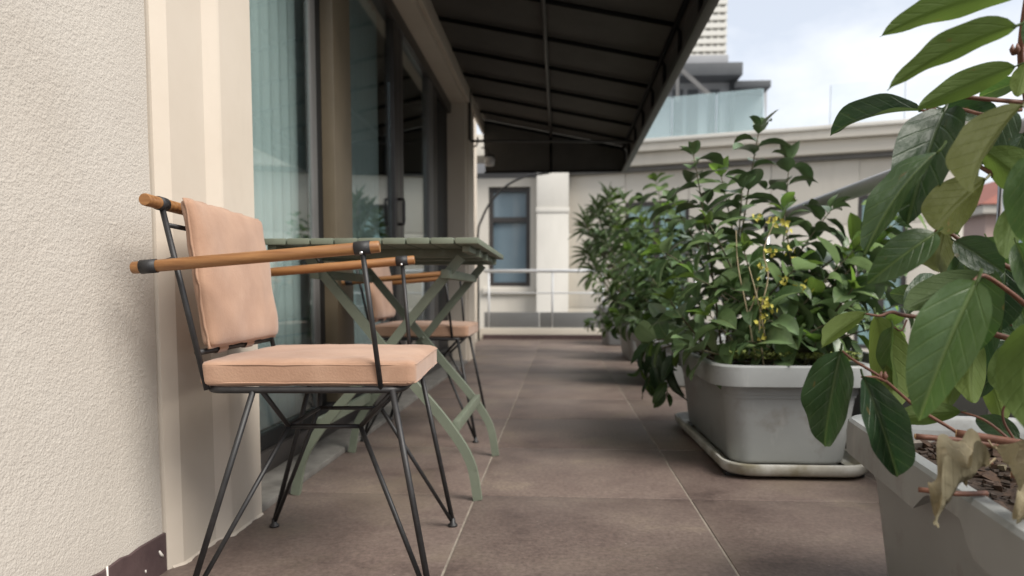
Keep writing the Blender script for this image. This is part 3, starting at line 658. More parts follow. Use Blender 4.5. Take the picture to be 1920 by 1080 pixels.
def make_chair(label):
    t = empty('armchair', (0,0,0), 0, label, 'chair', 'peach armchairs along the wall')
    Z = .402; fxr, fxf, fy = -.190, .165, .205
    # seat frame with rounded corners
    c = .03; lp = []
    for (cx, cy, a0) in ((fxf-c, fy-c, 0), (fxr+c, fy-c, 90), (fxr+c, -fy+c, 180), (fxf-c, -fy+c, 270)):
        lp += [Vector((cx+c*math.cos(R(a0+q*22.5)), cy+c*math.sin(R(a0+q*22.5)), Z)) for q in range(5)]
    MB().tube(lp+[lp[0]], .0062, 8).build('seat_frame', M['black_steel'], t, True)
    sd = MB()
    for y in (-.11, 0, .11): sd.box(fxr, fxf, y-.012, y+.012, Z-.003, Z+.003)
    sd.build('seat_slats', M['black_band'], t)
    NX, NY, NZ = .07, .113, .318
    for sy in (-1, 1):
        for sx in (-1, 1):
            foot = Vector((.222*sx, .243*sy, .012)); top = Vector(((.148 if sx > 0 else -.105), fy*sy, Z)); node = Vector((NX*sx, NY*sy, NZ))
            lg = MB().tube([top, foot], .0058, 8); lg.tube([node, foot + Vector((-.004*sx, -.003*sy, .004))], .0048, 8)
            l_ = lg.build('leg', M['black_steel'], t, True)
            ft = lathe([(.0,.022),(.006,.020),(.007,.008),(.012,.004),(.0125,.0),(.0,-.0005)], 12); f_ = ft.build('foot', M['black_steel'], l_, True); f_.location = (foot.x, foot.y, 0)
            MB().tube([node, Vector(((.15 if sx > 0 else -.09), fy*sy*.99, Z-.002))], .0048, 8).build('brace', M['black_steel'], t, True)
    MB().tube([(-NX,-NY,NZ),(NX,-NY,NZ)], .0045, 8).tube([(-NX,NY,NZ),(NX,NY,NZ)], .0045, 8).tube([(-NX,-NY,NZ),(-NX,NY,NZ)], .0045, 8).tube([(NX,-NY,NZ),(NX,NY,NZ)], .0045, 8).build('spreader', M['black_steel'], t, True)
    # back posts, top rod, lower crossbar
    for sy in (-1, 1):
        MB().tube([(-.262,.203*sy,.738),(-.190,.203*sy,Z)], .0056, 8).build('back_post', M['black_steel'], t, True)
        # arm and its front post
        ar = MB().tube([(-.300,.236*sy,.6225),(-.298,.236*sy,.6226),(.132,.236*sy,.6595),(.134,.236*sy,.6597)], [.0098,.0108,.0108,.0098], 14).build('arm', M['wood'], t, 'auto')
        MB().tube([(-.285,.236*sy,.6238),(-.257,.236*sy,.6262)], .0124, 14).build('sleeve', M['black_band'], ar, True)
        MB().tube([(.090,.236*sy,.6559),(.118,.236*sy,.6583)], .0124, 14).build('sleeve', M['black_band'], ar, True)
        MB().tube([(.104,.238*sy+.014*sy*0,.652),(.128,.206*sy,Z)], .0048, 8).build('arm_post', M['black_steel'], t, True)
        MB().tube([(-.271,.236*sy,.6250),(-.240,.205*sy,.640)], .0048, 8).build('arm_link', M['black_steel'], t, True)
        sc = MB().tube([(.104,.236*sy-.0120,.648),(.104,.236*sy-.0140,.648)], .0032, 8).build('screw', M['steel'], ar, True)
    rod = MB().tube([(-.262,-.262,.738),(-.262,-.260,.738),(-.262,.260,.738),(-.262,.262,.738)], [.0098,.0108,.0108,.0098], 14).build('top_rod', M['wood'], t, 'auto')
    for sy in (-1, 1): MB().tube([(-.262,.190*sy,.738),(-.262,.216*sy,.738)], .0124, 14).build('sleeve', M['black_band'], rod, True)
    MB().tube([(-.206,-.203,.470),(-.206,.203,.470)], .0055, 8).build('crossbar', M['black_steel'], t, True)
    MB().tube([(-.250,-.203,.700),(-.250,.203,.700)], .0045, 8).build('upper_crossbar', M['black_steel'], t, True)
    # cushions
    sc_ = link('seat_cushion', rounded_slab(.197,.208,.0235,.011,18,.007,.0022,1), M['fabric'], t, True); sc_.location = (-.006,0,.4315)
    seam = []
    for k in range(41):
        a = 2*math.pi*k/40; ca, sa = math.cos(a), math.sin(a); q = max(abs(ca), abs(sa))
        seam.append(Vector((ca/q*.1925, sa/q*.2035, .012)) if abs(abs(ca)-abs(sa)) > .08 else Vector((ca/q*.189, sa/q*.200, .012)))
    for zz in (.0165, -.0165):
        pw_ = []
        for k in range(len(rrect(.1962,.2072,.016))):
            q = rrect(.1962,.2072,.016)[k]; pw_.append(Vector((q[0] + .0012*noise.noise(Vector((q[0]*30,q[1]*30,zz*90))), q[1], zz + .0012*noise.noise(Vector((q[0]*22,q[1]*22,5+zz))))))
        MB().tube(pw_+[pw_[0]], .0016, 6).build('piping', M['fabric'], sc_, True)
    bc = link('back_cushion', rounded_slab(.136,.187,.014,.011,16,.009,.0025,4), M['fabric'], t, True)
    tilt = math.atan2(.036, .27)
    bc.matrix_local = Matrix.Translation((-.2205+.012,0,.614)) @ Matrix(((-math.sin(tilt),0,math.cos(tilt),0),(0,1,0,0),(math.cos(tilt),0,math.sin(tilt),0),(0,0,0,1)))
    # flanged edge of the back cushion
    fl_ = MB(); nn = 26; pr = []
    for side in range(4):
        for i in range(nn):
            s_ = -1 + 2*i/nn
            pr.append({0:(s_*.139,-.190),1:(.139,s_*.190),2:(-s_*.139,.190),3:(-.139,-s_*.190)}[side])
    vs = []
    for i, (px_, py_) in enumerate(pr):
        wv = .0022*noise.noise(Vector((px_*40, py_*40, 2)))
        vs += [(px_*.93, py_*.95, .002), (px_+wv, py_+wv, .0015+wv), (px_+wv, py_+wv, -.0015+wv), (px_*.93, py_*.95, -.003)]
    n4 = len(pr)
    fl_.add(vs, [(i*4+k, i*4+k+1, ((i+1)%n4)*4+k+1, ((i+1)%n4)*4+k) for i in range(n4) for k in range(3)])
    f_ = fl_.build('edge_seam', M['fabric'], bc, True)
    for y in (-.100, .045):
        st = MB(); w2 = .022
        pts_ = [(-.199,.500),(-.197,.470),(-.203,.4625),(-.210,.4625),(-.2145,.470),(-.216,.505)]
        vs = [(x, y+s_*w2, z) for x, z in pts_ for s_ in (-1,1)]
        st.add(vs, [(i*2,i*2+1,i*2+3,i*2+2) for i in range(len(pts_)-1)]); st.build('strap', M['fabric'], t, True)
    return t
ch1 = make_chair('peach cushioned black metal armchair in front, nearest the camera, with wooden armrests')
ch1.location = (-.468, 1.462, 0); ch1.rotation_euler.z = R(4.3)
ch2 = copy_tree(ch1); ch2['label'] = 'peach cushioned black metal armchair farther back, behind the green folding table'
ch2.location = (-.553, 2.965, 0); ch2.rotation_euler.z = R(1.0)

# ------------------------------------------------------------------ folding table
tb = empty('folding_table', (-.49, 2.22, 0), 0, 'sage green slatted folding table with scissor legs between the two chairs', 'table')
X0, X1, Y0, Y1, ZT = -.775, -.208, 1.815, 2.64, .722
def tp(mb, name, **k): return under(mb.build(name, M['sage'], None, **k), tb)
n_ = 9; sw = (X1-X0)/n_
for i in range(n_):
    a = X0 + i*sw
    tp(MB().box(a+.0022, a+sw-.0022, Y0, Y1, ZT-.016+random.uniform(-.0008,.0008), ZT), 'slat', bevel=.003)
for y in (Y0+.22, (Y0+Y1)/2, Y1-.12): tp(MB().box(X0+.02, X1-.02, y-.018, y+.018, ZT-.040, ZT-.0165), 'batten', bevel=.002)
tp(MB().box(X1-.05,X1-.030,Y0+.05,Y1-.05,ZT-.034,ZT-.0168), 'edge_rail', bevel=.002); tp(MB().box(X0+.004,X0+.028,Y0+.02,Y1-.02,ZT-.034,ZT-.0168), 'edge_rail', bevel=.002)
for (y, s_) in ((Y0+.135, 1), (Y1-.135, 1)):
    dx = .0
    # leg from upper left to lower right, curving out to its foot
    tp(MB().bar(catmull([(-.70,y,.680),(-.555,y,.505),(-.42,y,.340),(-.315,y,.215),(-.250,y,.110),(-.228,y,0)], 5), .0125, .009, (0,1,0)), 'leg')
    y2 = y + .0195
    tp(MB().bar(catmull([(-.275,y2,.680),(-.42,y2,.505),(-.555,y2,.340),(-.665,y2,.215),(-.735,y2,.110),(-.760,y2,0)], 5), .0125, .009, (0,1,0)), 'leg')
    tp(MB().tube([(-.488,y-.014,.4225),(-.488,y2+.014,.4225)], .007, 10), 'pivot', smooth=True)
tp(MB().box(-.300,-.282,Y0+.145,Y1-.145,.190,.222), 'stretcher', bevel=.003)
tp(MB().box(-.700,-.682,Y0+.165,Y1-.125,.190,.222), 'stretcher', bevel=.003)
tp(MB().box(-.325,-.300,Y0+.11,Y1-.09,.620,.645), 'leg_rest', bevel=.003); tp(MB().box(-.690,-.665,Y0+.11,Y1-.09,.620,.645), 'leg_rest', bevel=.003)

# ------------------------------------------------------------------ planters
def loft(hx, hy, prof, r0, tweak=None):
    vs = []; nb = None
    base = rrect(hx, hy, r0); nb = len(base)
    for li, (z, ins) in enumerate(prof):
        sx, sy = (hx-ins)/hx, (hy-ins)/hy
        for k, (x, y) in enumerate(base):
            zz = z
            if tweak: zz = tweak(li, x, y, z)
            vs.append((x*sx, y*sy, zz))
    fs = [(i*nb+k, i*nb+(k+1)%nb, (i+1)*nb+(k+1)%nb, (i+1)*nb+k) for i in range(len(prof)-1) for k in range(nb)]
    fs.append(tuple(reversed(range(nb))))
    return MB().add(vs, fs), nb
def planter(loc, rz, hx, hy, h, label, m='planter', broken=False):
    t = empty('planter', loc, rz, label, 'planter', 'plastic planter boxes in a row along the railing')
    body = [(.0,.078),(.004,.074),(.010,.072),(h*.66,.048),(h*.665,.045),(h*.70,.0440),(h*.705,.041),(h-.055,.038),(h-.03,.034),(h-.025,.040),(h*.5,.065),(.05,.085)]
    mb, nb = loft(hx, hy, body, .075); b_ = mb.build('body', M[m], t, 'auto')
    def tw(li, x, y, z):
        if not broken or li not in (1, 2) or x > -hx*.9: return z
        k = math.exp(-((y+.10)/.05)**4) + .7*math.exp(-((y+.02)/.03)**4)
        return z + min(.046, k*.050*(1+.35*noise.noise(Vector((y*60,0,0)))))
    lip = [(h-.052,.030),(h-.064,.006),(h-.066,.001),(h-.03,.0),(h-.005,.002),(h,.007),(h,.026),(h-.006,.031),(h-.05,.034)]
    mb2, nb2 = loft(hx, hy, lip, .085, tw); mb2.f = mb2.f[:-1]; mb2.build('rim', M[m], t, 'auto')
    # soil
    ns, ms = 16, 26; vs = []; fs = []
    for i in range(ns+1):
        for j in range(ms+1):
            x = (-1+2*i/ns)*(hx-.038); y = (-1+2*j/ms)*(hy-.038)
            vs.append((x, y, h-.048 + .014*noise.noise(Vector((x*9+loc[1], y*9, 1))) + .006*noise.noise(Vector((x*40, y*40, loc[1])))))
    for i in range(ns):
        for j in range(ms):
            k = i*(ms+1)+j; fs.append((k,k+1,k+ms+2,k+ms+1))
    tag(MB().add(vs, fs).build('soil', M['soil'], t, True), kind='stuff')
    return t
HP = .325
pl1 = planter((.748,.965,.012), R(-8.2), .252, .485, HP, 'grey plastic planter with chipped rim nearest the camera at lower right', broken=True)
pl2 = planter((.745,2.73,.028), R(.5), .258, .475, HP, 'pale grey plastic planter on a stained white tray, second from the camera')
pl3 = planter((.765,4.86,.004), R(-.6), .262, .475, HP, 'grey plastic planter third from the camera, half hidden behind the second')
pl4 = planter((.80,6.55,.004), R(1), .27, .45, HP, 'grey plastic planter fourth from the camera, under dark shrubs')
pl5 = planter((.715,8.45,.004), R(0), .27, .42, .44, 'taller darker grey planter at the far end beside the railing', 'planter_dark')

def tray(loc, rz, hx, hy, label):
    prof = [(0,.03),(.003,.012),(.012,.004),(.036,.0),(.040,.002),(.040,.010),(.034,.013),(.014,.022),(.012,.05)]
    mb, nb = loft(hx, hy, prof, .09); o = mb.build('planter_tray', M['tray'], None, 'auto'); o.location = loc; o.rotation_euler.z = rz
    tag(o, label, 'tray')
tray((.742,2.715,.010), R(.8), .232, .505, 'shallow stained white drip tray under the second planter')
for (x, y, w_) in ((.56,2.30,'front left'),(.93,2.30,'front right'),(.56,3.1,'far left'),(.93,3.1,'far right')):
    o = MB().box(x-.03,x+.03,y-.03,y+.03,.0015,.0125).build('spacer_block', M['black'], None); tag(o, 'small dark spacer block under the %s corner of the drip tray' % w_, 'block', 'spacers under the drip tray')

# bark and litter on the nearest soil
rnd = random.Random(3)
def chips(par, n, hx, hy, z, seed, m):
    r_ = random.Random(seed); mb = MB(); sc = .45 if m == 'soil_crumb' else 1
    for _ in range(n):
        x, y = r_.uniform(-hx,hx), r_.uniform(-hy,hy); a = r_.uniform(0,6.28); l_, w_, t_ = sc*r_.uniform(.004,.024), sc*r_.uniform(.002,.009), sc*r_.uniform(.0012,.006)
        ax = Vector((math.cos(a), math.sin(a), r_.uniform(-.4,.4))).normalized(); ay = Vector((-math.sin(a), math.cos(a), r_.uniform(-.4,.4))); ay = (ay-ax*ay.dot(ax)).normalized(); az = ax.cross(ay)
        b0 = len(mb.v); mb.obox((x, y, z + r_.uniform(.0,.012)), ax*l_, ay*w_, az*t_)
        for q in range(b0, b0+8): mb.v[q] = tuple(Vector(mb.v[q]) + Vector((r_.uniform(-1,1), r_.uniform(-1,1), r_.uniform(-1,1)))*w_*.35)
    o = mb.build('litter', M[m], par); tag(o, kind='stuff')
chips(pl1, 300, .20, .43, HP-.050, 5, 'bark_chip'); chips(pl1, 700, .21, .44, HP-.050, 15, 'soil_crumb'); chips(pl1, 45, .20, .43, HP-.046, 8, 'pebble'); chips(pl1, 26, .20, .43, HP-.044, 11, 'dry_leaf')
chips(pl2, 150, .2, .42, HP-.046, 6, 'bark_chip')

# ------------------------------------------------------------------ leaves
def leaf_mesh(name, nl, nw, curl, fold, wav=0, seed=0, shape='oval', pet=.10, twist=0):
    r_ = random.Random(seed); vs = []; fs = []
    def wid(t):
        if shape == 'oval': return max(.012, (math.sin(math.pi*t**.86)**.72) * (1-.12*t))
        if shape == 'lance': return max(.02, math.sin(math.pi*t**.7)**.9*(1-.3*t))
        return max(.06, (1-t**3)*min(1, t*6+.2))
    mxw = max(wid(i/40) for i in range(41))
    def spine(t):
        return Vector((t, 0, .0)) if abs(curl) < 1e-3 else Vector((math.sin(curl*t)/curl, 0, -(1-math.cos(curl*t))/curl))
    for i in range(nl+1):
        t = i/nl; c = spine(t); ang = -curl*t; hwid = .5*wid(t)/mxw
        nrm = Vector((-math.sin(ang)*1, 0, math.cos(ang)))
        for j in range(-nw, nw+1):
            s_ = j/nw; y = s_*hwid
            up = fold*abs(y) - fold*.25*y*y + wav*math.sin(t*17+seed+(1.3 if s_ > 0 else 0))*abs(s_)**2*.06 + twist*y*(t-.4)
            if wav: up += wav*.035*math.sin((t-.7*abs(y))*2*math.pi*7)*abs(s_)*(1-abs(s_))*1.4
            p = c + nrm*up; vs.append((p.x, y*(1-.12*fold), p.z))
    m_ = 2*nw+1
    for i in range(nl):
        for j in range(2*nw):
            k = i*m_+j; fs.append((k,k+m_,k+m_+1,k+1))
    if pet:
        b = len(vs); pw = .022
        for (x, z) in ((-pet,.03),(-pet*.4,.008),(.03,-.004)):
            for k in range(4):
                a = math.pi/4+k*math.pi/2; vs.append((x, pw*math.cos(a)*1.4, z+pw*.6*math.sin(a)))
        for i in range(2):
            for k in range(4): fs.append((b+i*4+k, b+i*4+(k+1)%4, b+(i+1)*4+(k+1)%4, b+(i+1)*4+k))
    me = bpy.data.meshes.new(name); me.from_pydata(vs, [], fs); me.update()
    for p in me.polygons: p.use_smooth = True
    return me
def leaf_obj(meshes, m, parent, base, d, nrm, ln, wd, rr):
    """one leaf: base point, unit direction, normal, length and width in metres"""
    key = (rr.choice(meshes), m); me = variant(*key)
    d = Vector(d).normalized(); n_ = Vector(nrm); n_ = (n_ - d*n_.dot(d)).normalized(); s_ = n_.cross(d)
    o = bpy.data.objects.new('leaf', me); C.objects.link(o)
    mt = Matrix(((d.x*ln, s_.x*wd, n_.x*ln, base[0]), (d.y*ln, s_.y*wd, n_.y*ln, base[1]), (d.z*ln, s_.z*wd, n_.z*ln, base[2]), (0,0,0,1)))
    o.parent = parent; o.matrix_parent_inverse = Matrix.Identity(4)
    o.matrix_local = parent_inv(parent) @ mt
    return o
_pi = {}
def parent_inv(p):
    if p.name not in _pi: _pi[p.name] = (Matrix.Translation(p.location) @ Matrix.Rotation(p.rotation_euler.z, 4, 'Z')).inverted()
    return _pi[p.name]
_var = {}
def variant(me, m):
    if (me.name, m) not in _var:
        c = me.copy(); c.materials.clear(); c.materials.append(M[m]); _var[(me.name, m)] = c
    return _var[(me.name, m)]
BIG = [leaf_mesh('leaf_big', 18, 4, c, f_, .22, s_, 'oval', .08, tw) for c, f_, s_, tw in ((.55,.30,1,.3),(.9,.38,2,-.4),(.3,.22,3,.2),(.7,.18,4,-.2))]
HANG = [leaf_mesh('leaf_hang', 18, 4, c, f_, .55, s_, 'oval', .07, tw) for c, f_, s_, tw in ((.35,.34,5,.3),(.5,.45,6,.6))]
SM = [leaf_mesh('leaf_small', 6, 2, c, f_, .15, s_, 'oval', .12, tw) for c, f_, s_, tw in ((.5,.35,1,.2),(.85,.3,2,-.3),(.2,.25,3,.2),(1.1,.4,4,0),(.65,.15,5,.4))]
NEE = [leaf_mesh('leaf_needle', 4, 1, c, .3, 0, s_, 'lance', .02) for c, s_ in ((.3,1),(.7,2),(.1,3))]

# ---- the large plant nearest the camera: its visible leaves one by one
pn = empty('large_leaf_shrub', (.75,.95,.28), 0, 'large glossy leaved shrub rising from the nearest planter at right', 'shrub', 'shrubs in the planter boxes')
rl = random.Random(11)
# base u,v  tip u,v  apparent width, distance at base and tip, side shown (top/under), material, kind of mesh
LV = [
 (1935,-25,1645,24,70,.86,.92,'u','leaf_mid','b'), (1908,48,1652,125,58,.84,.90,'u','leaf_mid','b'), (1905,124,1718,190,52,.92,.98,'u','leaf_mid','b'),
 (1728,208,1552,203,36,1.02,1.06,'t','leaf_dark','b'), (1766,203,1905,218,46,1.04,1.02,'t','leaf_dark','b'), (1918,152,1826,178,34,1.0,1.04,'t','leaf_mid','b'),
 (1772,206,1704,352,108,.98,.90,'t','leaf_dark','b'), (1920,196,1752,366,74,.84,.80,'u','leaf_olive','b'), (1762,282,1598,410,46,.88,.84,'t','leaf_mid','b'),
 (1900,205,1838,300,66,.96,.96,'t','leaf_dark','b'), (1842,284,1950,352,74,.95,.92,'u','leaf_mid','b'), (1850,334,1722,440,92,.92,.90,'u','leaf_olive','b'),
 (1932,290,1918,462,70,.78,.78,'t','leaf_light','b'), (1908,380,1870,492,46,.9,.9,'u','leaf_mid','b'), (1756,436,1642,508,72,.86,.84,'t','leaf_mid','b'),
 (1772,428,1738,535,72,1.02,1.0,'u','leaf_olive','b'), (1790,452,1880,502,62,.98,.94,'t','leaf_dark','b'), (1850,516,1684,572,60,.90,.92,'u','leaf_dark','b'),
 (1806,470,1838,655,100,.98,.95,'t','leaf_mid','b'), (1832,528,1716,757,122,.80,.76,'t','leaf_light','b'), (1624,586,1514,648,40,.96,.96,'u','leaf_light','b'),
 (1642,592,1690,760,76,1.02,1.02,'u','leaf_light','b'), (1674,612,1663,748,26,1.0,1.0,'t','leaf_mid','b'), (1577,657,1534,838,92,.93,.93,'t','leaf_dark','h'),
 (1618,706,1694,890,80,.90,.86,'t','leaf_dark','h'), (1806,638,1762,764,56,1.04,1.04,'u','leaf_light','b'), (1828,630,1806,758,64,1.02,1.02,'u','leaf_light','b'),
 (1940,600,1905,812,92,.76,.76,'u','leaf_mid','b'), (1802,772,1672,782,44,1.0,1.02,'u','leaf_mid','b'), (1912,822,1826,776,44,1.0,1.04,'t','leaf_dark','b'),
 (1884,506,1884,612,62,1.0,.98,'t','leaf_dark','b'), (1700,592,1752,500,44,1.08,1.10,'t','leaf_dark','b'), (1880,560,1935,500,48,1.05,1.05,'u','leaf_mid','b'),
 (1862,330,1898,268,44,1.08,1.10,'t','leaf_dark','b'), (1730,560,1668,545,40,1.10,1.12,'t','leaf_mid','b'), (1796,440,1752,392,40,1.10,1.12,'t','leaf_mid','b'),
 (1925,118,1905,182,34,.9,.9,'u','leaf_light','b'), (1890,640,1846,700,46,1.12,1.12,'t','leaf_dark','b'), (1905,455,1955,560,60,.86,.84,'t','leaf_mid','b'),
 (1925,640,1850,610,42,1.15,1.16,'t','leaf_dark','b'), (1840,590,1790,640,56,1.08,1.08,'t','leaf_dark','b'), (1930,20,1985,110,70,.9,.9,'t','leaf_mid','b'),
 (1930,700,1985,780,60,.95,.92,'t','leaf_mid','b'), (1950,330,2030,420,70,.92,.9,'t','leaf_mid','b'), (1950,180,2040,240,70,.95,.9,'t','leaf_mid','b'), (1960,480,2050,560,70,.9,.88,'t','leaf_light','b'),
 (1760,600,1706,668,44,1.12,1.12,'u','leaf_light','b'), (1850,445,1908,520,48,1.10,1.08,'t','leaf_mid','b'), (1870,560,1820,700,60,1.08,1.06,'t','leaf_dark','b'), (1900,640,1868,742,52,1.08,1.06,'u','leaf_mid','b'),
 (1880,700,1800,742,44,1.12,1.14,'t','leaf_dark','b'), (1800,560,1728,640,52,1.12,1.12,'t','leaf_mid','b'), (1920,250,1880,330,44,1.06,1.06,'t','leaf_dark','b'), (1850,700,1890,790,46,1.14,1.12,'u','leaf_light','b'),
 (1730,640,1690,706,36,1.14,1.14,'t','leaf_dark','b'), (1905,560,1950,650,50,1.0,.98,'t','leaf_mid','b'),
]
for bu, bv, tu, tv, wpx, D0, D1, side, m, kd in LV:
    a, b = at(bu, bv, D0), at(tu, tv, D1); dv = b-a; ln = dv.length; dn = dv.normalized(); mid_ = (a+b)/2
    vw = (CAM - mid_).normalized(); n0 = (vw - dn*vw.dot(dn)).normalized(); s_ = dn.cross(n0)
    ap = wpx/FPX*mid_.y*.95; real = max(ap*1.03, ln*.33); th = math.acos(max(.2, min(1, ap/real)))
    sg = n0 if side == 't' else -n0
    cands = [sg*math.cos(th) + s_*math.sin(th)*q for q in (-1,1)]; nr = max(cands, key=lambda q: q.z)
    leaf_obj(BIG if kd == 'b' else HANG, m, pn, a, dn, nr, ln*1.06, real, rl)
def stem(par, pts, r, m, name='branch', k=5, n=7):
    pts = catmull(pts, k); rs = [r[0]+(r[1]-r[0])*i/(len(pts)-1) for i in range(len(pts))]
    o = MB().tube(pts, rs, n).build(name, M[m], None, True); o.parent = par; o.matrix_parent_inverse = parent_inv(par); return o
TW = [
 ([(2010,900,.95),(1975,600,.95),(1945,360,.96),(1928,200,.97),(1914,100,.95),(1930,-40,.93)], .0065,.0032),
 ([(1930,362,.96),(1862,327,.96),(1805,292,.97)], .0036,.0022), ([(1918,192,.97),(1860,187,.97),(1797,181,.98)], .0030,.0026),
 ([(1805,205,1.0),(1760,212,1.0),(1728,207,1.02)], .0022,.0016), ([(1916,205,.97),(1850,215,.98),(1805,205,1.0)], .003,.002),
 ([(1940,585,.92),(1890,545,.90),(1846,517,.88),(1826,526,.84)], .0034,.0020), ([(1930,520,.98),(1830,470,.98),(1770,430,.98),(1754,434,.9)], .0034,.0018),
 ([(1860,870,.98),(1800,815,.98),(1720,765,.97),(1655,710,.95),(1600,675,.94),(1575,655,.93)], .0026,.0016), ([(1660,715,.95),(1640,707,.93),(1616,707,.90)], .0018,.0014),
 ([(1925,645,1.0),(1850,622,1.02),(1780,600,1.03),(1700,592,1.02),(1672,585,1.0),(1650,592,.99),(1622,588,.96)], .0045,.0014),
 ([(1940,618,1.0),(1880,605,1.02),(1840,606,1.03)], .003,.002), ([(1905,835,.97),(1850,790,.98),(1802,772,1.0)], .0020,.0014), ([(1905,830,.98),(1882,790,.98),(1885,760,.98),(1920,745,.97)], .0018,.0012),
 ([(1700,600,1.02),(1690,620,1.01),(1674,612,1.0)], .0014,.001), ([(1806,640,1.04),(1840,610,1.03)], .0016,.0014),
]
for pts_, r0, r1 in TW: stem(pn, [at(*p) for p in pts_], (r0, r1), 'twig')
for pts_, r0 in (([(1950,838,.90),(1880,826,.92),(1793,812,.94)], .0056), ([(1870,836,.95),(1800,826,.96),(1716,818,.97)], .0042), ([(1960,900,.82),(1897,890,.84)], .0052)):
    P_ = [at(*p) for p in pts_]; s_ = stem(pn, P_, (r0, r0*.95), 'twig', 'cut_branch')
    e = P_[-1]; dd = (P_[-1]-P_[-2]).normalized()
    c_ = MB().tube([e, e+dd*.0006], r0*.84, 8).build('cut_face', M['twig_cut'], s_); c_.matrix_parent_inverse = Matrix.Identity(4)
    c_.parent = s_
for (u, v, D) in ((1902,100,.94),(1912,170,.96),(1745,210,1.01),(1655,712,.95),(1862,327,.96)):
    p = at(u, v, D); k = MB(); 
    for q in range(4):
        a = q*1.7; k.tube([p, p+Vector((.004*math.cos(a), .004*math.sin(a), .005)), p+Vector((.003*math.cos(a), .003*math.sin(a), .011))], [.0035,.003,.0006], 6)
    o = k.build('bud', M['twig'], None, True); o.parent = pn; o.matrix_parent_inverse = parent_inv(pn)

# dry curled leaves lying on the planter
M['leaf_dry'] = leaf_mat('leaf_dry', (.12,.095,.05), (.28,.24,.15), (.21,.185,.12), .12, .75, .3)
def dry(label, b_, t_, wd, nrm, curl, fold, twist, seed):
    me = leaf_mesh('dry_leaf', 26, 6, curl, fold, 2.2, seed, 'oval', .16, twist)
    for v in me.vertices:                                              # crumple the brittle blade
        x, y, z = v.co; k = min(1, max(0, x*4))
        v.co.z += k*(.05*noise.noise(Vector((x*7, y*6, seed))) + .03*abs(noise.noise(Vector((x*15, y*13, seed+4)))))
        v.co.y += k*(.12*noise.noise(Vector((x*5, y*2, seed+8))) + .06*noise.noise(Vector((x*16, y*3, seed+2))))
    me.materials.append(M['leaf_dry'])
    a, c = at(*b_), at(*t_); d = (c-a); ln = d.length; d.normalize(); n_ = Vector(nrm); n_ = (n_-d*n_.dot(d)).normalized(); s_ = n_.cross(d)
    # turn the blade so that its chord, not its base, points at the tip
    q = Matrix.Rotation(curl*.5, 3, s_); q2 = Matrix.Rotation(-curl*.5, 3, s_); tipdir = lambda m_: (m_ @ (d*math.sin(curl)/curl - n_*(1-math.cos(curl))/curl)).normalized().dot(d)
    rt = q if tipdir(q) > tipdir(q2) else q2; ch = 2*math.sin(curl/2)/curl; L_ = ln/ch; d = rt @ d; n_ = rt @ n_
    o = bpy.data.objects.new('dry_leaf', me); C.objects.link(o)
    o.matrix_world = Matrix(((d.x*L_, s_.x*wd, n_.x*L_, a.x), (d.y*L_, s_.y*wd, n_.y*L_, a.y), (d.z*L_, s_.z*wd, n_.z*L_, a.z), (0,0,0,1)))
    tag(o, label, 'dry leaf', 'withered leaves on the nearest planter')
dry('curled beige withered leaf hanging over the rim of the nearest planter', (1850,872,.81), (1756,984,.758), .040, (-.5,-.35,.8), .75, .9, 1.2, 1)
dry('pale withered leaf on the soil beside the cut branch ends', (1862,838,.86), (1912,930,.82), .036, (.3,-.5,.8), .6, 1.0, -1.0, 2)
dry('crisp withered leaf lying at the lower right picture edge', (1950,940,.79), (1908,985,.75), .035, (-.2,-.5,.8), .8, .8, 1.0, 3)
dry('small folded withered leaf on the dark soil behind the curled one', (1806,852,.91), (1812,915,.87), .026, (-.4,-.4,.8), .6, 1.0, .6, 4)
tw_ = MB().tube(catmull([at(1722,918,.86), at(1760,922,.85), at(1800,926,.85), at(1850,925,.86)], 4), [.0032]*13, 7).build('fallen_twig', M['twig'], None, True)
tag(tw_, 'short red brown twig resting across the chipped planter rim', 'twig')

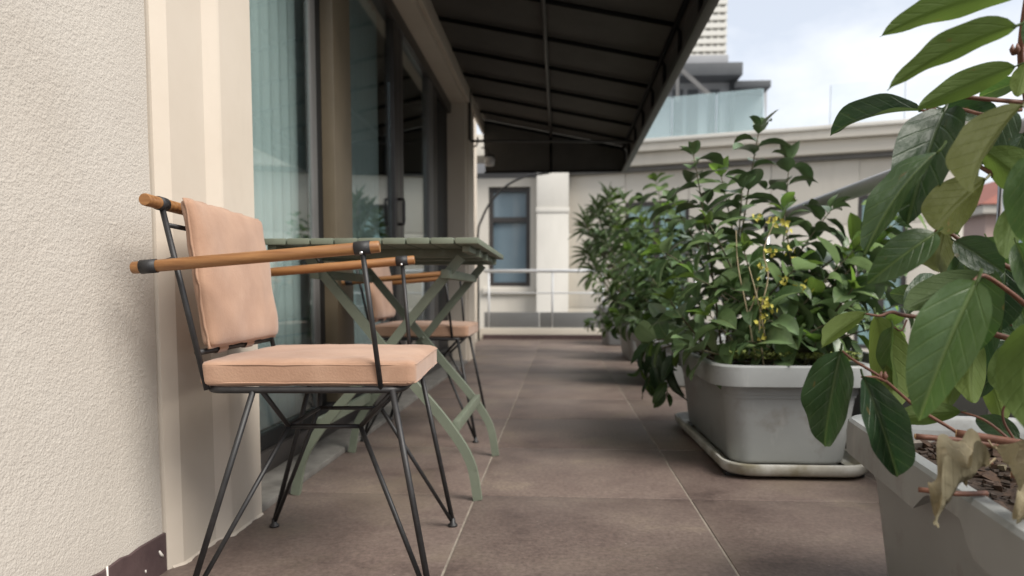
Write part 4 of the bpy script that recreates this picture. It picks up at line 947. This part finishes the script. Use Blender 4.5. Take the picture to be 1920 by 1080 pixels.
# ---- shrubs farther back
def shrub(name, loc, label, stems, leafm, ln, seed, dens=.034, tipm='leaf_new', tipn=4, cap=290, meshes=SM, aspect=.44, droop=.25, start=.22):
    t = empty(name, loc, 0, label, 'shrub', 'shrubs in the planter boxes'); r_ = random.Random(seed); cnt = 0; extra = []
    stems = list(stems); r_.shuffle(stems)
    for (root, tip, bow) in stems:
        root, tip = Vector(root), Vector(tip); midp = (root+tip)/2 + Vector(bow) + Vector((0,0,.10*(tip-root).length))
        pts = bez(root, midp, tip, 9); L_ = (tip-root).length
        rs = [.0055 - .0038*i/9 for i in range(10)]
        o = MB().tube(pts, rs, 6).build('stem', M['green_stem'], None, True); o.parent = t; o.matrix_parent_inverse = parent_inv(t)
        n_ = int(L_*(1-start)/dens); a0 = r_.uniform(0, 6.28)
        for i in range(n_+tipn):
            f_ = start + (1-start)*(i/max(1,n_)) if i < n_ else 1.0
            p = root*(1-f_)**2 + midp*2*f_*(1-f_) + tip*f_*f_
            tg = ((midp-root)*(1-f_) + (tip-midp)*f_).normalized(); a = a0 + i*2.4 + r_.uniform(-.3,.3)
            u_ = tg.cross(Vector((.3,.2,1)) if abs(tg.z) < .95 else Vector((1,0,0))).normalized(); v_ = tg.cross(u_)
            rad = u_*math.cos(a) + v_*math.sin(a)
            if i < n_: d = rad*.85 + tg*r_.uniform(.25,.7) - Vector((0,0,1))*droop*r_.uniform(.3,1.4); l_ = ln*r_.uniform(.75,1.2)
            else: d = tg*.9 + rad*.55; l_ = ln*r_.uniform(.45,.7)
            nr = tg*.8 + Vector((0,0,.6)) + Vector((r_.uniform(-.3,.3), r_.uniform(-.3,.3), 0)); 
            if abs(nr.normalized().dot(d.normalized())) > .95: nr = nr + rad
            m = leafm if i < n_ or tipn == 0 else (tipm if r_.random() < .3 else 'leaf_mid')
            if i < n_ and r_.random() < .14: m = 'leaf_mid'
            if cnt >= cap: extra.append((p + rad*.006, d, nr, l_, l_*aspect*r_.uniform(.85,1.15), r_.choice(meshes)))
            else: leaf_obj(meshes, m, t, p + rad*.006, d, nr, l_, l_*aspect*r_.uniform(.85,1.15), r_); cnt += 1
    if extra:
        mb = MB()
        for (p, d, nr, l_, w_, me) in extra:
            d = d.normalized(); nr = (nr-d*nr.dot(d)).normalized(); s_ = nr.cross(d)
            mb.add([p + d*(v.co.x*l_) + s_*(v.co.y*w_) + nr*(v.co.z*l_) for v in me.vertices], [tuple(q.vertices) for q in me.polygons])
        me = bpy.data.meshes.new('foliage'); me.from_pydata(mb.v, [], mb.f); me.update()
        o = link('foliage', me, M['leaf_inner'], None, True); o.parent = t; o.matrix_parent_inverse = parent_inv(t); tag(o, kind='stuff')
    return t
def stem_list(spec, rootbox, r_):
    o_ = []
    for (u, v, D, bx_) in spec:
        tip = at(u, v, D); root = Vector((r_.uniform(*rootbox[0]), r_.uniform(*rootbox[1]), HP-.02))
        root.y = max(rootbox[1][0], min(rootbox[1][1], tip.y + r_.uniform(-.12,.12)))
        o_.append((root, tip, (bx_, 0, r_.uniform(-.02,.06))))
    return o_
r2 = random.Random(21)
sp2 = [(1424,240,2.70,0),(1300,290,2.75,0),(1352,330,2.9,0),(1262,378,2.95,0),(1392,352,2.6,0),(1468,392,2.75,0),(1330,420,2.45,0),(1560,392,2.75,.05),(1640,462,2.7,.05),(1712,384,2.9,.05),
       (1600,540,2.5,.05),(1240,470,2.6,-.03),(1255,560,2.5,-.05),(1300,520,2.4,0),(1395,470,2.4,0),(1500,500,2.45,0),(1660,560,2.85,.05),(1570,600,2.35,.04),(1225,640,2.75,-.08),(1330,590,2.35,-.02),(1540,470,3.0,0),(1440,600,2.36,0),(1240,600,3.0,-.05),
       (1480,300,3.0,0),(1370,540,2.38,0),(1690,480,3.0,.05),(1600,470,2.6,.04),(1680,420,2.7,.05),(1650,520,2.6,.05),(1580,505,2.8,.03),(1720,560,2.7,.06),(1660,610,2.5,.06),(1290,650,2.36,-.03),(1400,640,2.34,0),(1530,640,2.36,.02)]
sh2 = shrub('broad_leaf_shrub', (.745,2.75,.3), 'bushy dark green shrub with a tall leading shoot in the second planter', stem_list(sp2, ((.56,.93),(2.42,3.08)), r2), 'leaf_bush', .122, 31, .030, aspect=.60)
# the spray that hangs over the planter's far left corner
sp_h = [(Vector((.56,3.05,.32)), at(1215,722,3.0), (-.06,0,.16)), (Vector((.57,2.95,.32)), at(1250,735,2.9), (-.06,0,.12)), (Vector((.56,3.1,.31)), at(1200,690,3.05), (-.08,0,.14))]
shrub('trailing_shrub', (.57,3.0,.3), 'dark leafy spray drooping over the corner of the second planter', sp_h, 'leaf_dark', .125, 33, .022, droop=1.0, start=.45, tipn=3, tipm='leaf_dark')
r3 = random.Random(22)
sp3 = [(1165,372,4.75,0),(1205,420,4.7,0),(1250,392,4.9,0),(1180,470,4.5,-.03),(1145,520,4.6,-.05),(1215,520,4.42,0),(1160,590,4.5,-.05),(1240,560,4.4,0),(1290,440,5.0,0),(1330,400,4.9,0),(1195,600,4.4,-.03),(1350,470,4.8,0),(1260,600,4.4,0),(1135,450,5.0,-.04),(1230,340,5.0,0),(1180,540,5.2,0),(1220,470,5.3,0),(1145,560,5.1,-.05),(1200,380,5.0,0),(1170,430,5.1,0),(1225,600,4.5,0),(1150,610,4.6,-.05),(1255,480,4.6,0)]
shrub('broad_leaf_shrub', (.765,4.86,.3), 'dense dark green shrub in the third planter, behind the tall shoot', stem_list(sp3, ((.58,.95),(4.5,5.25)), r3), 'leaf_bush', .130, 41, .026, aspect=.58)
r4 = random.Random(23)
sp4 = [(1130,480,6.4,0),(1160,430,6.6,0),(1110,520,6.3,-.03),(1150,560,6.2,0),(1125,590,6.2,-.03),(1190,470,6.6,0),(1100,440,6.8,0),(1180,580,6.2,0),(1140,400,6.9,0),(1210,520,6.3,0),(1120,550,6.8,-.03),(1105,610,6.4,-.04),(1175,400,6.7,0),(1120,440,6.6,0),(1165,520,6.3,0),(1135,620,6.3,-.03),(1200,560,6.4,0),(1150,360,7.0,0),(1115,400,7.0,0)]
shrub('small_leaf_shrub', (.80,6.55,.3), 'small leaved dark shrub in the fourth planter, blurred in the distance', stem_list(sp4, ((.62,1.0),(6.2,6.9)), r4), 'leaf_bush', .115, 51, .022, aspect=.46, tipm='leaf_mid')
# spiky plant at the far end: narrow leaves radiating from stem heads
sk = empty('spiky_shrub', (.715,8.45,.4), 0, 'spiky narrow leaved plant in the farthest planter against the cream wall', 'shrub', 'shrubs in the planter boxes')
r5 = random.Random(24); cnt = 0
for (u, v, D) in ((1098,420,8.4),(1118,388,8.6),(1140,372,8.6),(1102,470,8.3),(1150,420,8.5),(1115,500,8.2),(1128,450,8.3)):
    hd_ = at(u, v, D); root = Vector((r5.uniform(.6,.85), 8.45, .41))
    stem(sk, [root, (root+hd_)/2 + Vector((0,0,.05)), hd_], (.014,.009), 'green_stem', 'stem')
    for i in range(26):
        a = i*2.4; el = R(-35 + 115*(i/26)); d = Vector((math.cos(a)*math.cos(el), math.sin(a)*math.cos(el), math.sin(el)))
        leaf_obj(NEE, 'leaf_needle', sk, hd_ - Vector((0,0,.10*(1-i/26))), d, Vector((0,0,1)) + d*.2 + Vector((.1,.1,0)), r5.uniform(.16,.27), .017, r5)

# yellow blossom twigs in the second planter
fl_ = empty('yellow_blossom_twig', (.73,2.33,.3), 0, 'bare pale twigs with small yellow flowers standing in the second planter', 'flower', None)
rf = random.Random(9)
for pts_ in ([(1432,690,2.36),(1424,600,2.34),(1440,520,2.33),(1432,470,2.33),(1452,415,2.33)], [(1420,690,2.37),(1402,590,2.35),(1384,500,2.34),(1380,432,2.34)],
             [(1436,640,2.35),(1420,560,2.33),(1404,500,2.33)], [(1450,690,2.38),(1470,590,2.40),(1500,540,2.42)], [(1402,590,2.35),(1416,560,2.35),(1422,535,2.35)]):
    stem(fl_, [at(*p) for p in pts_], (.0032,.0014), 'pale_twig', 'twig', 5, 6)
def blossom(c, n, rad):
    mb = MB()
    for _ in range(n):
        o_ = c + Vector((rf.gauss(0,rad), rf.gauss(0,rad), rf.gauss(0,rad))); ax = Vector((rf.uniform(-1,1), rf.uniform(-1.4,.3), rf.uniform(-.5,1))).normalized()
        u_ = ax.cross(Vector((.2,.3,1))).normalized(); v_ = ax.cross(u_); a0 = rf.uniform(0,6)
        for k in range(5):
            a = a0 + k*1.2566; d = u_*math.cos(a)+v_*math.sin(a); s_ = u_*-math.sin(a)+v_*math.cos(a); l_ = rf.uniform(.006,.0105)
            mb.add([o_, o_+d*l_*.55+s_*l_*.36+ax*l_*.3, o_+d*l_+ax*l_*.2, o_+d*l_*.55-s_*l_*.36+ax*l_*.3], [(0,1,2,3)])
    o = mb.build('flower_cluster', M['yellow'], None); o.parent = fl_; o.matrix_parent_inverse = parent_inv(fl_)
for (u, v, D, n_, r_) in ((1452,418,2.33,9,.012),(1474,425,2.34,8,.012),(1440,470,2.33,7,.012),(1418,412,2.35,5,.010),(1430,505,2.33,7,.012),(1480,470,2.36,6,.012),(1436,575,2.33,14,.012),(1428,605,2.33,10,.012),(1434,635,2.34,8,.010),(1500,540,2.42,10,.016),(1470,520,2.38,6,.012),(1424,560,2.33,7,.010)):
    blossom(at(u, v, D), n_, r_)
# low ground cover along the second planter's edge
mb = MB(); rg = random.Random(14)
for _ in range(520):
    x, y = rg.uniform(.54,.96), rg.choice((rg.uniform(2.30,2.38), rg.uniform(2.31,3.1)))
    z = HP+.040 + .034*max(0, noise.noise(Vector((x*12,y*12,3)))) + rg.uniform(0,.014)
    for k in range(4):
        a = rg.uniform(0,6.28); d = Vector((math.cos(a), math.sin(a), rg.uniform(.1,1.1))).normalized(); s_ = d.cross(Vector((0,0,1))).normalized(); l_ = rg.uniform(.008,.016); o_ = Vector((x,y,z))
        mb.add([o_, o_+d*l_*.6+s_*l_*.3, o_+d*l_, o_+d*l_*.6-s_*l_*.3], [(0,1,2,3)])
tag(mb.build('ground_cover', M['moss'], None), 'yellow green low creeper covering the soil of the second planter', 'ground cover', kind='stuff')
